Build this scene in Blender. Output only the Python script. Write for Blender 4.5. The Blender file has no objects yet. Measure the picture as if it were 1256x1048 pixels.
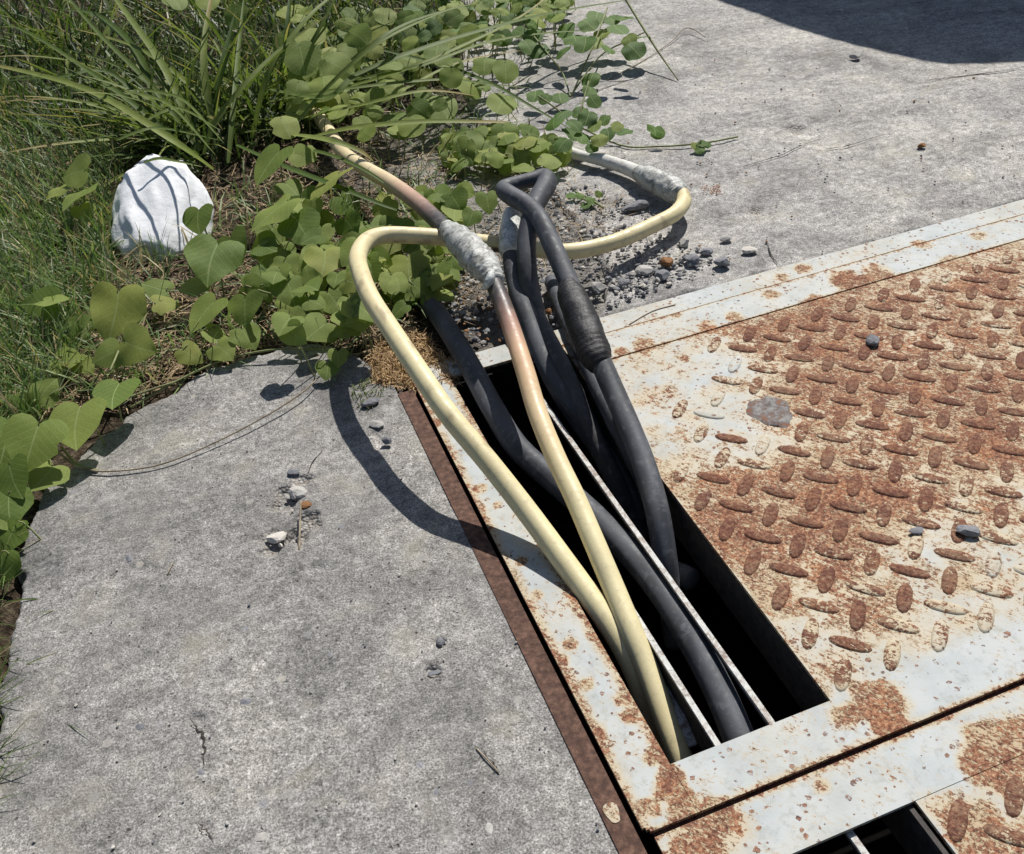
import bpy, math, random
import numpy as np
from mathutils import Vector, Matrix, noise as mnoise
rnd = random.Random(7)
RS = np.random.RandomState(11)
SC = bpy.context.scene
R = math.radians

# ------------------------------------------------------------------ camera
F_PX, PITCH, ROLL, AZ, CX, CY, CAMH = 1203.86, R(38.777), R(-6.2418), R(-16.4804), 628.0, 524.0, 0.9
FWD = Vector((0, math.cos(PITCH), -math.sin(PITCH)))
_up = Vector((0, math.sin(PITCH), math.cos(PITCH))); _rt = Vector((1, 0, 0))
RT = _rt * math.cos(ROLL) + _up * math.sin(ROLL)
UP = -_rt * math.sin(ROLL) + _up * math.cos(ROLL)
CAM = Vector((0, 0, CAMH))
cd = bpy.data.cameras.new('camera'); cam = bpy.data.objects.new('camera', cd)
SC.collection.objects.link(cam); SC.camera = cam
cam.matrix_world = Matrix(((RT.x, UP.x, -FWD.x, 0), (RT.y, UP.y, -FWD.y, 0), (RT.z, UP.z, -FWD.z, CAMH), (0, 0, 0, 1)))
cd.sensor_width = 36; cd.lens = F_PX / 1256 * 36; cd.clip_start = 0.02; cd.clip_end = 200

# ------------------------------------------------------------------ light
SUN_EL, SUN_AZ = R(50), R(24)
SDIR = Vector((math.sin(SUN_AZ) * math.cos(SUN_EL), math.cos(SUN_AZ) * math.cos(SUN_EL), math.sin(SUN_EL)))
w = bpy.data.worlds.new('World'); SC.world = w; w.use_nodes = True
nt = w.node_tree; bg = nt.nodes['Background']; sky = nt.nodes.new('ShaderNodeTexSky')
sky.sky_type = 'NISHITA'; sky.sun_disc = False; sky.sun_elevation = SUN_EL; sky.sun_rotation = SUN_AZ
nt.links.new(sky.outputs[0], bg.inputs[0]); bg.inputs[1].default_value = 0.06
sd = bpy.data.lights.new('sun', 'SUN'); sd.energy = 5.0; sd.angle = R(0.5); sd.color = (1.0, 0.962, 0.91)
so = bpy.data.objects.new('sun', sd); SC.collection.objects.link(so); so.location = (2, 4, 6)
so.rotation_euler = SDIR.to_track_quat('Z', 'Y').to_euler()
SC.view_settings.view_transform = 'Standard'; SC.view_settings.look = 'None'
SC.view_settings.gamma = 1; SC.view_settings.exposure = 0.12; SC.view_settings.use_curve_mapping = False

# ------------------------------------------------------------------ frames of reference
UD = Vector((math.sin(AZ + math.pi / 2), math.cos(AZ + math.pi / 2), 0))   # across the steel frame
VD = Vector((math.sin(AZ), math.cos(AZ), 0))                               # along the slot, away from the viewer
def FW(u, v, z=0): return UD * u + VD * v + Vector((0, 0, z))
def G(px, py, z=0.0):                                                      # where a line of sight meets height z
    d = FWD + RT * ((px - CX) / F_PX) - UP * ((py - CY) / F_PX)
    return CAM + d * ((z - CAMH) / d.z)
def UVof(p): return p.dot(UD), p.dot(VD)
def mpp(p): return (p - CAM).dot(FWD) / F_PX                               # metres per pixel at a point

# ------------------------------------------------------------------ object helpers
def tag(o, label=None, cat=None, group=None, kind=None):
    if label: o['label'] = label
    if cat: o['category'] = cat
    if group: o['group'] = group
    if kind: o['kind'] = kind
    return o
def thing(name, loc, label, cat, group=None):
    o = bpy.data.objects.new(name, None); SC.collection.objects.link(o)
    o.location = loc; o.empty_display_size = 0.05
    return tag(o, label, cat, group)
def mesh(name, V, Fs, mats, parent=None, smooth=True, attrs=None, uv=None, matidx=None, col=None):
    me = bpy.data.meshes.new(name)
    if isinstance(V, np.ndarray): V = V.tolist()
    if isinstance(Fs, np.ndarray): Fs = Fs.tolist()
    if parent is not None:
        L = parent.location
        V = [(a[0] - L[0], a[1] - L[1], a[2] - L[2]) for a in V]
    me.from_pydata(V, [], Fs)
    for m in (mats if isinstance(mats, (list, tuple)) else [mats]): me.materials.append(m)
    if matidx is not None: me.polygons.foreach_set('material_index', matidx)
    me.polygons.foreach_set('use_smooth', [smooth] * len(me.polygons))
    for k, a in (attrs or {}).items():
        at = me.attributes.new(k, 'FLOAT', 'POINT'); at.data.foreach_set('value', np.asarray(a, dtype=np.float32))
    if col is not None:
        at = me.attributes.new('tint', 'FLOAT_COLOR', 'POINT')
        c = np.ones((len(V), 4), np.float32); c[:, :3] = np.asarray(col, np.float32); at.data.foreach_set('color', c.ravel())
    me.update()
    o = bpy.data.objects.new(name, me); SC.collection.objects.link(o)
    if parent is not None: o.parent = parent
    return o

def fbm(x, y, scale, seed, octs=4, gain=.5):
    out = np.zeros_like(x, dtype=float); amp = 1.0; tot = 0
    for k in range(octs):
        rs = np.random.RandomState(seed * 13 + k); T = rs.rand(256, 256)
        fx = x * scale * 2 ** k + 500.3; fy = y * scale * 2 ** k + 500.7
        ix = np.floor(fx).astype(int); iy = np.floor(fy).astype(int)
        tx = fx - ix; ty = fy - iy; tx = tx * tx * (3 - 2 * tx); ty = ty * ty * (3 - 2 * ty)
        a = T[ix % 256, iy % 256]; b = T[(ix + 1) % 256, iy % 256]; c = T[ix % 256, (iy + 1) % 256]; d = T[(ix + 1) % 256, (iy + 1) % 256]
        out += amp * ((a * (1 - tx) + b * tx) * (1 - ty) + (c * (1 - tx) + d * tx) * ty - .5); tot += amp; amp *= gain
    return out / tot
def sdist(x, y, poly):                                                     # signed distance, positive inside
    d = np.full(x.shape, 1e9); ins = np.zeros(x.shape, bool); n = len(poly)
    for i in range(n):
        ax, ay = poly[i]; bx, by = poly[(i + 1) % n]; ex, ey = bx - ax, by - ay
        t = np.clip(((x - ax) * ex + (y - ay) * ey) / (ex * ex + ey * ey), 0, 1)
        d = np.minimum(d, np.hypot(x - ax - t * ex, y - ay - t * ey))
        c = ((ay > y) != (by > y)) & (x < (bx - ax) * (y - ay) / ((by - ay) if by != ay else 1e-9) + ax)
        ins ^= c
    return np.where(ins, d, -d)
def sstep(a, b, x):
    t = np.clip((x - a) / (b - a), 0, 1); return t * t * (3 - 2 * t)
def uvgrid(us, vs):
    U, V = np.meshgrid(us, vs, indexing='ij'); return U, V
def gridfaces(nu, nv):
    i = np.arange(nu * nv).reshape(nu, nv)
    return np.stack([i[:-1, :-1], i[1:, :-1], i[1:, 1:], i[:-1, 1:]], -1).reshape(-1, 4)
def uvz(U, V, Z):
    U, V, Z = U.ravel(), V.ravel(), Z.ravel()
    return np.stack([U * UD.x + V * VD.x, U * UD.y + V * VD.y, Z], -1)

# ------------------------------------------------------------------ shader helpers
class NT:
    def __init__(s, name, rough=.8, spec=.3):
        s.m = bpy.data.materials.new(name); s.m.use_nodes = True; s.t = s.m.node_tree
        s.b = s.t.nodes['Principled BSDF']; s.b.inputs['Roughness'].default_value = rough
        s.b.inputs['Specular IOR Level'].default_value = spec; s.co = None
    def n(s, ty, **kw):
        x = s.t.nodes.new(ty)
        for k, v in kw.items():
            if k.startswith('i_'): x.inputs[k[2:].replace('_', ' ')].default_value = v
            else: setattr(x, k, v)
        return x
    def l(s, a, b): s.t.links.new(a, b)
    def set(s, sock, v):
        if isinstance(v, bpy.types.NodeSocket): s.l(v, sock)
        else: sock.default_value = v
    def coord(s, scale=None):
        if s.co is None: s.co = s.n('ShaderNodeTexCoord').outputs['Object']
        if scale is None: return s.co
        mp = s.n('ShaderNodeMapping'); mp.inputs['Scale'].default_value = scale; s.l(s.co, mp.inputs[0]); return mp.outputs[0]
    def noise(s, scale, detail=4, rough=.6, dist=0, vec=None):
        x = s.n('ShaderNodeTexNoise'); s.l(vec or s.coord(), x.inputs['Vector'])
        x.inputs['Scale'].default_value = scale; x.inputs['Detail'].default_value = detail
        x.inputs['Roughness'].default_value = rough; x.inputs['Distortion'].default_value = dist; return x.outputs['Fac']
    def vor(s, scale, feat='F1', out='Distance', vec=None):
        x = s.n('ShaderNodeTexVoronoi'); x.feature = feat; s.l(vec or s.coord(), x.inputs['Vector']); x.inputs['Scale'].default_value = scale
        return x.outputs[out]
    def ramp(s, fac, stops, interp='LINEAR'):
        x = s.n('ShaderNodeValToRGB'); cr = x.color_ramp; cr.interpolation = interp
        while len(cr.elements) < len(stops): cr.elements.new(.5)
        for e, (p, c) in zip(cr.elements, stops):
            e.position = p; e.color = (c, c, c, 1) if isinstance(c, (int, float)) else (*c, 1)
        s.l(fac, x.inputs[0]); return x.outputs[0]
    def mix(s, fac, a, b, mode='MIX'):
        x = s.n('ShaderNodeMix'); x.data_type = 'RGBA'; x.blend_type = mode; x.clamp_factor = True
        s.set(x.inputs[0], fac)
        for i, v in ((6, a), (7, b)):
            if isinstance(v, (tuple, list)) and len(v) == 3: v = (*v, 1)
            if isinstance(v, (int, float)): v = (v, v, v, 1)
            s.set(x.inputs[i], v)
        return x.outputs[2]
    def math(s, op, a, b=None, clamp=False):
        x = s.n('ShaderNodeMath'); x.operation = op; x.use_clamp = clamp; s.set(x.inputs[0], a)
        if b is not None: s.set(x.inputs[1], b)
        return x.outputs[0]
    def attr(s, name, out='Fac'):
        x = s.n('ShaderNodeAttribute'); x.attribute_name = name; return x.outputs[out]
    def bump(s, h, dist=.002, strength=1.0, prev=None):
        x = s.n('ShaderNodeBump'); x.inputs['Distance'].default_value = dist; x.inputs['Strength'].default_value = strength
        s.l(h, x.inputs['Height'])
        if prev is not None: s.l(prev, x.inputs['Normal'])
        s.l(x.outputs[0], s.b.inputs['Normal']); return x.outputs[0]
    def color(s, c): s.set(s.b.inputs['Base Color'], (*c, 1) if isinstance(c, tuple) else c)
    def rough(s, c): s.set(s.b.inputs['Roughness'], c)

# concrete ------------------------------------------------------------
def concrete(name, tone=1.0, warm=0.0):
    k = NT(name, .9, .25)
    fine = k.noise(430, 3, .75); mid = k.noise(46, 5, .7); blot = k.noise(5.5, 5, .62, .6); big = k.noise(1.6, 3, .5)
    c = k.ramp(fine, [(.33, (.10 * tone, .098 * tone, .094 * tone)), (.44, (.26 * tone, .255 * tone, .245 * tone)), (.55, (.385 * tone, .378 * tone, .365 * tone)), (.70, (.66 * tone, .65 * tone, .635 * tone))])
    m2 = k.noise(130, 4, .75, .4); c = k.mix(.8, c, k.ramp(m2, [(.36, .62), (.5, 1.0), (.66, 1.4)]), 'MULTIPLY')
    c = k.mix(.6, c, k.ramp(mid, [(.32, .50), (.5, 1.0), (.68, 1.5)]), 'MULTIPLY')
    c = k.mix(.85, c, k.ramp(blot, [(.34, (.60, .60, .61)), (.5, 1.0), (.66, (1.3, 1.28, 1.24))]), 'MULTIPLY')
    c = k.mix(.6, c, k.ramp(big, [(.35, (.82, .82, .83)), (.65, (1.15, 1.14, 1.1))]), 'MULTIPLY')
    # yellowish and bluish aggregate showing through
    ag = k.vor(38, out='Color'); agd = k.vor(38)
    sel = k.math('MULTIPLY', k.math('LESS_THAN', agd, .22), k.math('GREATER_THAN', k.sep(ag, 0), .80))
    c = k.mix(k.math('MULTIPLY', sel, .5), c, k.mix(k.sep(ag, 1), (.22, .23, .27), (.50, .47, .40)))
    yel = k.noise(11, 3, .6, .4)
    c = k.mix(k.math('MULTIPLY', k.ramp(yel, [(.56, 0.0), (.72, 1.0)]), .35 + warm), c, (.36, .335, .26))
    c = k.mix(1.0, c, (1.0, .985, .97), 'MULTIPLY')
    wh = k.ramp(k.noise(8, 5, .7, .8), [(.60, 0.0), (.70, 1.0)]); c = k.mix(k.math('MULTIPLY', wh, .30), c, (.50, .49, .46))
    dk = k.ramp(k.noise(3.2, 5, .68, .6), [(.52, 0.0), (.66, 1.0)]); c = k.mix(k.math('MULTIPLY', dk, .38), c, (.12, .115, .105))
    pits = k.vor(95); pm = k.ramp(pits, [(.10, 0.0), (.19, 1.0)])
    pn = k.ramp(k.noise(60, 2), [(.58, 1.0), (.62, 0.0)])
    pmask = k.math('MAXIMUM', pm, pn)
    c = k.mix(1.0, c, k.mix(pmask, (.42, .41, .40), (1, 1, 1)), 'MULTIPLY')
    ch = k.attr('chip'); cvd = k.vor(210); cvc = k.vor(210, out='Color')
    cc = k.mix(k.sep(cvc, 0), (.24, .235, .225), (.66, .64, .60)); cc = k.mix(k.math('MULTIPLY', k.sep(cvc, 1), .5), cc, (.50, .40, .28))
    cc = k.mix(1.0, cc, k.ramp(cvd, [(.15, 1.0), (.7, .55)]), 'MULTIPLY')
    c = k.mix(k.math('MULTIPLY', ch, .6), c, cc)
    br = k.noise(1, 3, .6, 0, vec=k.coordrot(AZ, (3, 90, 1)))
    c = k.mix(.28, c, k.ramp(br, [(.35, .7), (.65, 1.35)]), 'MULTIPLY')
    k.color(c)
    h = k.math('ADD', k.math('MULTIPLY', fine, .55), k.math('MULTIPLY', mid, .9))
    h = k.math('ADD', h, k.math('MULTIPLY', k.math('MULTIPLY', cvd, ch), -2.5))
    h = k.math('ADD', h, k.math('MULTIPLY', pmask, .8))
    k.bump(h, .0022, .8)
    return k.m
def _sep(s, c, i):
    x = s.n('ShaderNodeSeparateColor'); s.l(c, x.inputs[0]); return x.outputs[i]
NT.sep = _sep

# soil ---------------------------------------------------------------
def soilmat():
    k = NT('soil', .95, .1)
    a = k.noise(60, 5, .7); b = k.noise(9, 4, .6)
    c = k.ramp(a, [(.3, (.012, .009, .006)), (.5, (.06, .045, .03)), (.7, (.17, .135, .095))])
    g = k.ramp(a, [(.3, (.12, .112, .10)), (.5, (.30, .285, .26)), (.7, (.46, .44, .40))])
    c = k.mix(k.attr('grey'), c, g)
    c = k.mix(.7, c, k.ramp(b, [(.3, .55), (.7, 1.3)]), 'MULTIPLY')
    k.color(c); k.bump(k.math('ADD', a, k.noise(300, 2)), .006, 1.0); return k.m

# painted steel with rust --------------------------------------------
def paintmat(name, lug=False):
    k = NT(name, .6, .25)
    r = k.attr('rust')                                                     # how far the rust has got, 0..1
    n1 = k.noise(24, 5, .75, .8); n2 = k.noise(105, 5, .75, .5); n3 = k.noise(420, 2, .6)
    # streaky scratches that run across the sheet
    st = k.noise(1, 3, .6, .4, vec=k.coordrot(R(38), (85, 330, 60)))
    nn = k.math('ADD', k.math('ADD', k.math('MULTIPLY', n1, .27), k.math('MULTIPLY', n2, .38)), k.math('ADD', k.math('MULTIPLY', n3, .13), k.math('MULTIPLY', st, .22)))
    # threshold: rust where nn < t(r)
    t = k.math('ADD', k.math('MULTIPLY', r, .34), .315)
    d = k.math('SUBTRACT', t, nn)
    rust = k.ramp(k.math('ADD', k.math('MULTIPLY', d, 17), .5), [(.30, 0.0), (.70, 1.0)])
    sv = k.noise(55, 3, .6); spot = k.math('LESS_THAN', k.math('ADD', k.vor(120), k.math('MULTIPLY', k.noise(300, 3, .7), .8)), k.math('ADD', k.math('ADD', .28, k.math('MULTIPLY', k.sep(k.vor(120, out='Color'), 0), .30)), k.math('MULTIPLY', k.math('SUBTRACT', sv, .40), 1.15)))
    spot = k.math('MULTIPLY', spot, k.math('GREATER_THAN', k.sep(k.vor(120, out='Color'), 1), .35))
    rust0 = rust; rust = k.math('MAXIMUM', rust, k.math('MULTIPLY', spot, .9))
    halo = k.ramp(k.math('ADD', k.math('MULTIPLY', d, 6), .5), [(.05, 0.0), (.55, 1.0)])
    # flecks of old paint that survive inside the rusted parts, drawn out along the rolling direction
    fl = k.math('ADD', k.math('MULTIPLY', k.noise(1, 4, .7, .5, vec=k.coordrot(R(38), (120, 260, 60))), .6), k.math('MULTIPLY', k.noise(330, 3, .7), .4))
    flm = k.ramp(k.math('SUBTRACT', fl, k.math('MULTIPLY', k.math('SUBTRACT', k.noise(13, 3, .6), .5), .35)), [(.505, 0.0), (.555, 1.0)])
    rust = k.math('MULTIPLY', rust, k.math('SUBTRACT', 1.0, k.math('MULTIPLY', flm, .18 if lug else .9)))
    paint = k.ramp(k.noise(14, 4, .6), [(.3, (.36, .395, .40)), (.55, (.455, .48, .472)), (.75, (.49, .50, .475))])
    paint = k.mix(k.ramp(k.noise(90, 3, .7), [(.52, 0.0), (.72, .6)]), paint, (.27, .28, .26))
    paint = k.mix(k.math('MULTIPLY', k.ramp(r, [(.25, 0.0), (.55, 1.0)]), .85), paint, (.50, .425, .29))
    paint = k.mix(k.math('MULTIPLY', halo, .55), paint, (.46, .33, .17))
    rc = k.ramp(k.noise(190, 5, .78), [(.32, (.045, .022, .017)), (.42, (.135, .056, .034)), (.50, (.265, .118, .066)), (.58, (.40, .215, .125)), (.66, (.56, .39, .25))])
    rc = k.mix(.8, rc, k.ramp(k.noise(22, 4, .6), [(.32, (.70, .60, .62)), (.5, 1.0), (.68, (1.25, 1.2, 1.05))]), 'MULTIPLY')
    rc = k.mix(k.math('MULTIPLY', k.ramp(k.noise(48, 4, .7, .6), [(.50, 0.0), (.62, 1.0)]), .55), rc, (.105, .042, .032))
    if lug: rc = k.mix(.50, rc, (.095, .036, .027))
    k.color(k.mix(rust, paint, rc))
    k.rough(k.ramp(rust, [(0, .62), (1, .9)]))
    h = k.math('ADD', k.math('MULTIPLY', rust0, -.35), k.math('MULTIPLY', k.noise(260, 3, .7), k.math('ADD', k.math('MULTIPLY', rust, .8), .12)))
    k.bump(h, .0016, .8); return k.m
def _cr(s, ang, sc):
    if s.co is None: s.coord()
    mp = s.n('ShaderNodeMapping'); mp.inputs['Scale'].default_value = sc; mp.inputs['Rotation'].default_value = (0, 0, 0)
    vr = s.n('ShaderNodeVectorRotate'); vr.rotation_type = 'Z_AXIS'; vr.inputs['Angle'].default_value = ang
    s.l(s.co, vr.inputs['Vector']); s.l(vr.outputs[0], mp.inputs[0]); return mp.outputs[0]
NT.coordrot = _cr

def rustbrown():
    k = NT('rusted_brown_steel', .85, .25)
    a = k.noise(120, 5, .7); b = k.noise(14, 4, .6)
    c = k.ramp(a, [(.3, (.045, .026, .020)), (.5, (.105, .058, .042)), (.7, (.20, .115, .08))])
    c = k.mix(.7, c, k.ramp(b, [(.3, .65), (.7, 1.3)]), 'MULTIPLY')
    k.color(c); k.bump(a, .0012, .7); return k.m
def darksteel():
    k = NT('dark_weathered_steel', .7, .3)
    a = k.noise(80, 4, .7)
    k.color(k.ramp(a, [(.3, (.022, .020, .019)), (.6, (.06, .052, .047)), (.75, (.13, .08, .055))])); k.bump(a, .001, .5); return k.m
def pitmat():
    k = NT('shade_dark_concrete', .9, .2); a = k.noise(30, 5, .7)  # near-black walls: the pit's shade is put into their colour
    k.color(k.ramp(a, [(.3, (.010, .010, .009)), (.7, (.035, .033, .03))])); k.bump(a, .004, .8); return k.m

def cablemat(name, rough=.45, spec=.4, grime=.5, dusty=(.25, .25, .26), dust=.25, scratch=0.0):
    k = NT(name, rough, spec)
    c = k.attr('tint', 'Color')
    g = k.noise(70, 5, .7, .3); g2 = k.noise(420, 2, .7); g3 = k.noise(16, 3, .6)
    c = k.mix(k.math('MULTIPLY', k.ramp(g, [(.52, 0.0), (.72, 1.0)]), dust), c, dusty)
    c = k.mix(grime, c, k.ramp(g3, [(.3, (.80, .77, .72)), (.6, (1.04, 1.04, 1.04))]), 'MULTIPLY')
    c = k.mix(k.math('MULTIPLY', k.ramp(g2, [(.60, 0.0), (.72, 1.0)]), .3 * grime), c, (.06, .05, .04))
    stn = k.ramp(k.noise(38, 6, .8, 1.2), [(.56, 0.0), (.60, 1.0)]); c = k.mix(k.math('MULTIPLY', stn, .38 * grime), c, (.14, .11, .075))
    k.color(c); k.rough(k.ramp(g, [(.3, rough - .08), (.7, min(1, rough + .25))]))
    k.bump(k.math('ADD', k.math('MULTIPLY', g, .6), k.math('MULTIPLY', g2, .3)), .0008, .6); return k.m
def tapemat(name, base, dark, rough=.4, spec=.5, th=.5):
    k = NT(name, rough, spec)
    a = k.noise(110, 5, .75, .8); b = k.noise(30, 3, .6)
    s = k.math('ADD', k.math('MULTIPLY', a, .7), k.math('MULTIPLY', b, .3))
    k.color(k.ramp(s, [(th - .10, dark), (th, tuple((x + y) * .5 for x, y in zip(base, dark))), (th + .06, base)]))
    k.bump(a, .002, .7); return k.m

def leafmat(name, c1, c2, trans=.35, vein=(.42, .50, .22)):
    k = NT(name, .55, .22)
    uvn = k.n('ShaderNodeUVMap'); sep = k.n('ShaderNodeSeparateXYZ'); k.l(uvn.outputs[0], sep.inputs[0])
    sx = k.math('ABSOLUTE', k.math('SUBTRACT', sep.outputs[0], .5)); ty = sep.outputs[1]
    oi = k.n('ShaderNodeObjectInfo').outputs['Random']
    c = k.mix(oi, c1, c2)
    c = k.mix(k.math('MULTIPLY', k.ramp(oi, [(.86, 0.0), (.95, 1.0)]), .5), c, (.30, .30, .07))
    c = k.mix(.8, c, k.ramp(k.noise(55, 4, .6), [(.3, .72), (.7, 1.25)]), 'MULTIPLY')
    mid = k.math('LESS_THAN', sx, .014)
    side = k.math('LESS_THAN', k.math('FRACT', k.math('MULTIPLY', k.math('SUBTRACT', ty, k.math('MULTIPLY', sx, .8)), 7.0)), .10)
    vm = k.math('MAXIMUM', mid, k.math('MULTIPLY', side, .55))
    c = k.mix(k.math('MULTIPLY', vm, .5), c, vein)
    spots = k.ramp(k.noise(38, 2, .5), [(.70, 0.0), (.74, 1.0)])
    c = k.mix(k.math('MULTIPLY', spots, .8), c, (.13, .075, .02))
    c = k.mix(k.math('MULTIPLY', k.ramp(k.noise(16, 3, .6), [(.55, 0.0), (.72, 1.0)]), .45), c, (.30, .29, .07))
    k.color(c); k.bump(k.math('ADD', k.math('MULTIPLY', vm, -.6), k.noise(90, 3)), .0012, .5)
    tr = k.n('ShaderNodeBsdfTranslucent'); k.l(k.mix(1.0, c, (1.5, 1.6, .8), 'MULTIPLY'), tr.inputs[0])
    mx = k.n('ShaderNodeMixShader'); mx.inputs[0].default_value = trans
    out = k.t.nodes['Material Output']; k.l(k.b.outputs[0], mx.inputs[1]); k.l(tr.outputs[0], mx.inputs[2]); k.l(mx.outputs[0], out.inputs[0])
    return k.m
def tintleaf(name, trans=.3, rough=.5):
    k = NT(name, rough, .35)
    c = k.mix(.6, k.attr('tint', 'Color'), k.ramp(k.noise(60, 3, .6), [(.3, .7), (.7, 1.25)]), 'MULTIPLY')
    k.color(c)
    tr = k.n('ShaderNodeBsdfTranslucent'); k.l(k.mix(1.0, c, (1.4, 1.5, .9), 'MULTIPLY'), tr.inputs[0])
    mx = k.n('ShaderNodeMixShader'); mx.inputs[0].default_value = trans
    out = k.t.nodes['Material Output']; k.l(k.b.outputs[0], mx.inputs[1]); k.l(tr.outputs[0], mx.inputs[2]); k.l(mx.outputs[0], out.inputs[0])
    return k.m
def bladeobj(name, c1, c2):
    k = NT(name, .55, .18)
    oi = k.n('ShaderNodeObjectInfo').outputs['Random']
    uvn = k.n('ShaderNodeUVMap'); sep = k.n('ShaderNodeSeparateXYZ'); k.l(uvn.outputs[0], sep.inputs[0])
    sx = k.math('ABSOLUTE', k.math('SUBTRACT', sep.outputs[0], .5))
    c = k.mix(oi, c1, c2)
    c = k.mix(k.ramp(k.math('MULTIPLY', sep.outputs[1], k.math('ADD', oi, .35)), [(.8, 0.0), (1.0, .8)]), c, (.36, .27, .12))
    c = k.mix(k.math('MULTIPLY', k.math('LESS_THAN', sx, .04), .2), c, (.36, .42, .22))
    c = k.mix(.6, c, k.ramp(k.noise(40, 3, .6), [(.3, .75), (.7, 1.2)]), 'MULTIPLY')
    k.color(c)
    tr = k.n('ShaderNodeBsdfTranslucent'); k.l(k.mix(1.0, c, (1.4, 1.5, .9), 'MULTIPLY'), tr.inputs[0])
    mx = k.n('ShaderNodeMixShader'); mx.inputs[0].default_value = .3
    out = k.t.nodes['Material Output']; k.l(k.b.outputs[0], mx.inputs[1]); k.l(tr.outputs[0], mx.inputs[2]); k.l(mx.outputs[0], out.inputs[0])
    return k.m
def stonemat(name, a, b):
    k = NT(name, .8, .3); n = k.noise(120, 4, .7); oi = k.n('ShaderNodeObjectInfo').outputs['Random']
    c = k.ramp(n, [(.3, a), (.7, b)]); c = k.mix(k.math('MULTIPLY', oi, .35), c, tuple(x * 1.5 for x in b))
    k.color(c); k.bump(n, .0015, .7); return k.m

M = dict(
    conc=concrete('concrete', .78, .02), conc2=concrete('old_pale_concrete', 1.04, .08), soil=soilmat(),
    paint=paintmat('rusty_painted_steel'), lug=paintmat('rusty_painted_steel_lugs', True), brown=rustbrown(), dark=darksteel(), pit=pitmat(),
    cream=cablemat('cream_cable_jacket', .42, .45, .45, (.42, .36, .24), .35), black=cablemat('black_rubber_jacket', .55, .35, .35, (.17, .18, .195), .8),
    silver=tapemat('silvery_tape', (.50, .51, .48), (.13, .12, .10), .42, .5, .47), whitetape=tapemat('white_tape', (.70, .72, .70), (.22, .24, .21), .45, .5, .46),
    shrink=tapemat('black_wrapped_tape', (.022, .021, .024), (.012, .012, .013), .5, .4),
    conduit=tapemat('worn_white_conduit', (.66, .65, .60), (.30, .27, .22), .5, .4, .42),
    barw=tapemat('white_painted_bar', (.52, .52, .49), (.17, .10, .06), .5, .4, .465),
    leaf=leafmat('vine_leaf', (.130, .200, .038), (.320, .380, .100), .38), leaf_d=leafmat('small_weed_leaf', (.055, .120, .022), (.11, .20, .035), .25),  # vine leaf tones spread wide to paint in sun contrast between leaves
    blade=bladeobj('grass_blade', (.055, .100, .018), (.21, .255, .065)), tint=tintleaf('fine_grass'), straw=tintleaf('dry_straw', .12, .7),
    st_dark=stonemat('dark_bluish_stone', (.085, .088, .098), (.23, .232, .245)), st_pale=stonemat('pale_stone', (.36, .33, .29), (.62, .58, .52)),
    st_rust=stonemat('rusty_stone', (.12, .05, .02), (.30, .15, .06)), st_mid=stonemat('grey_stone', (.20, .195, .18), (.45, .43, .40)),
)
def ragmat():
    k = NT('white_paper', .6, .3); k.color((.80, .81, .82)); k.bump(k.noise(45, 4, .6), .004, .5); return k.m
M['rag'] = ragmat()
def twigmat():
    k = NT('dry_stem', .7, .3); n = k.noise(60, 3); k.color(k.ramp(n, [(.3, (.16, .12, .08)), (.7, (.40, .34, .24))])); return k.m
M['twig'] = twigmat()
def stemmat():
    k = NT('green_stem', .6, .3); n = k.noise(30, 3); k.color(k.ramp(n, [(.3, (.13, .12, .05)), (.7, (.26, .30, .12))])); return k.m
M['stem'] = stemmat()
def crackm():
    k = NT('dark_crack', 1, 0); k.color(k.ramp(k.noise(90, 3), [(.3, (.03, .028, .025)), (.7, (.09, .08, .07))])); return k.m  # dark tone of the flat crack ribbons
M['crack'] = crackm()

# ================================================================== SETTING
# frame dimensions (metres, in u,v)
U_STRIP0, U_PL, U_S0, U_S1, U_END = .186, .2145, .272, .459, 1.52
V_GAP, V_SF, V_B3, V_TOP, V_OUT = .431, .491, 1.157, 1.226, 1.274
V_P2 = -.36
ZP = .005

# big far ground, with an opening over the pit
def ringsheet(name, z, x0, x1, y0, y1, hx0, hx1, hy0, hy1, mat, label=None):
    P = [(x0, y0), (x1, y0), (x1, y1), (x0, y1), (hx0, hy0), (hx1, hy0), (hx1, hy1), (hx0, hy1)]
    V = [tuple(FW(a, b, z)) for a, b in P]
    o = mesh(name, V, [(0, 1, 5, 4), (1, 2, 6, 5), (2, 3, 7, 6), (3, 0, 4, 7)], mat, smooth=False, attrs={'grey': [.6] * 8})
    return tag(o, label, None, None, 'structure')
ringsheet('ground', -.05, -40, 40, -40, 40, U_STRIP0 - .02, U_END + .06, V_P2 - .05, V_OUT + .02, M['soil'], 'bare soil under and around the paving')

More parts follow.
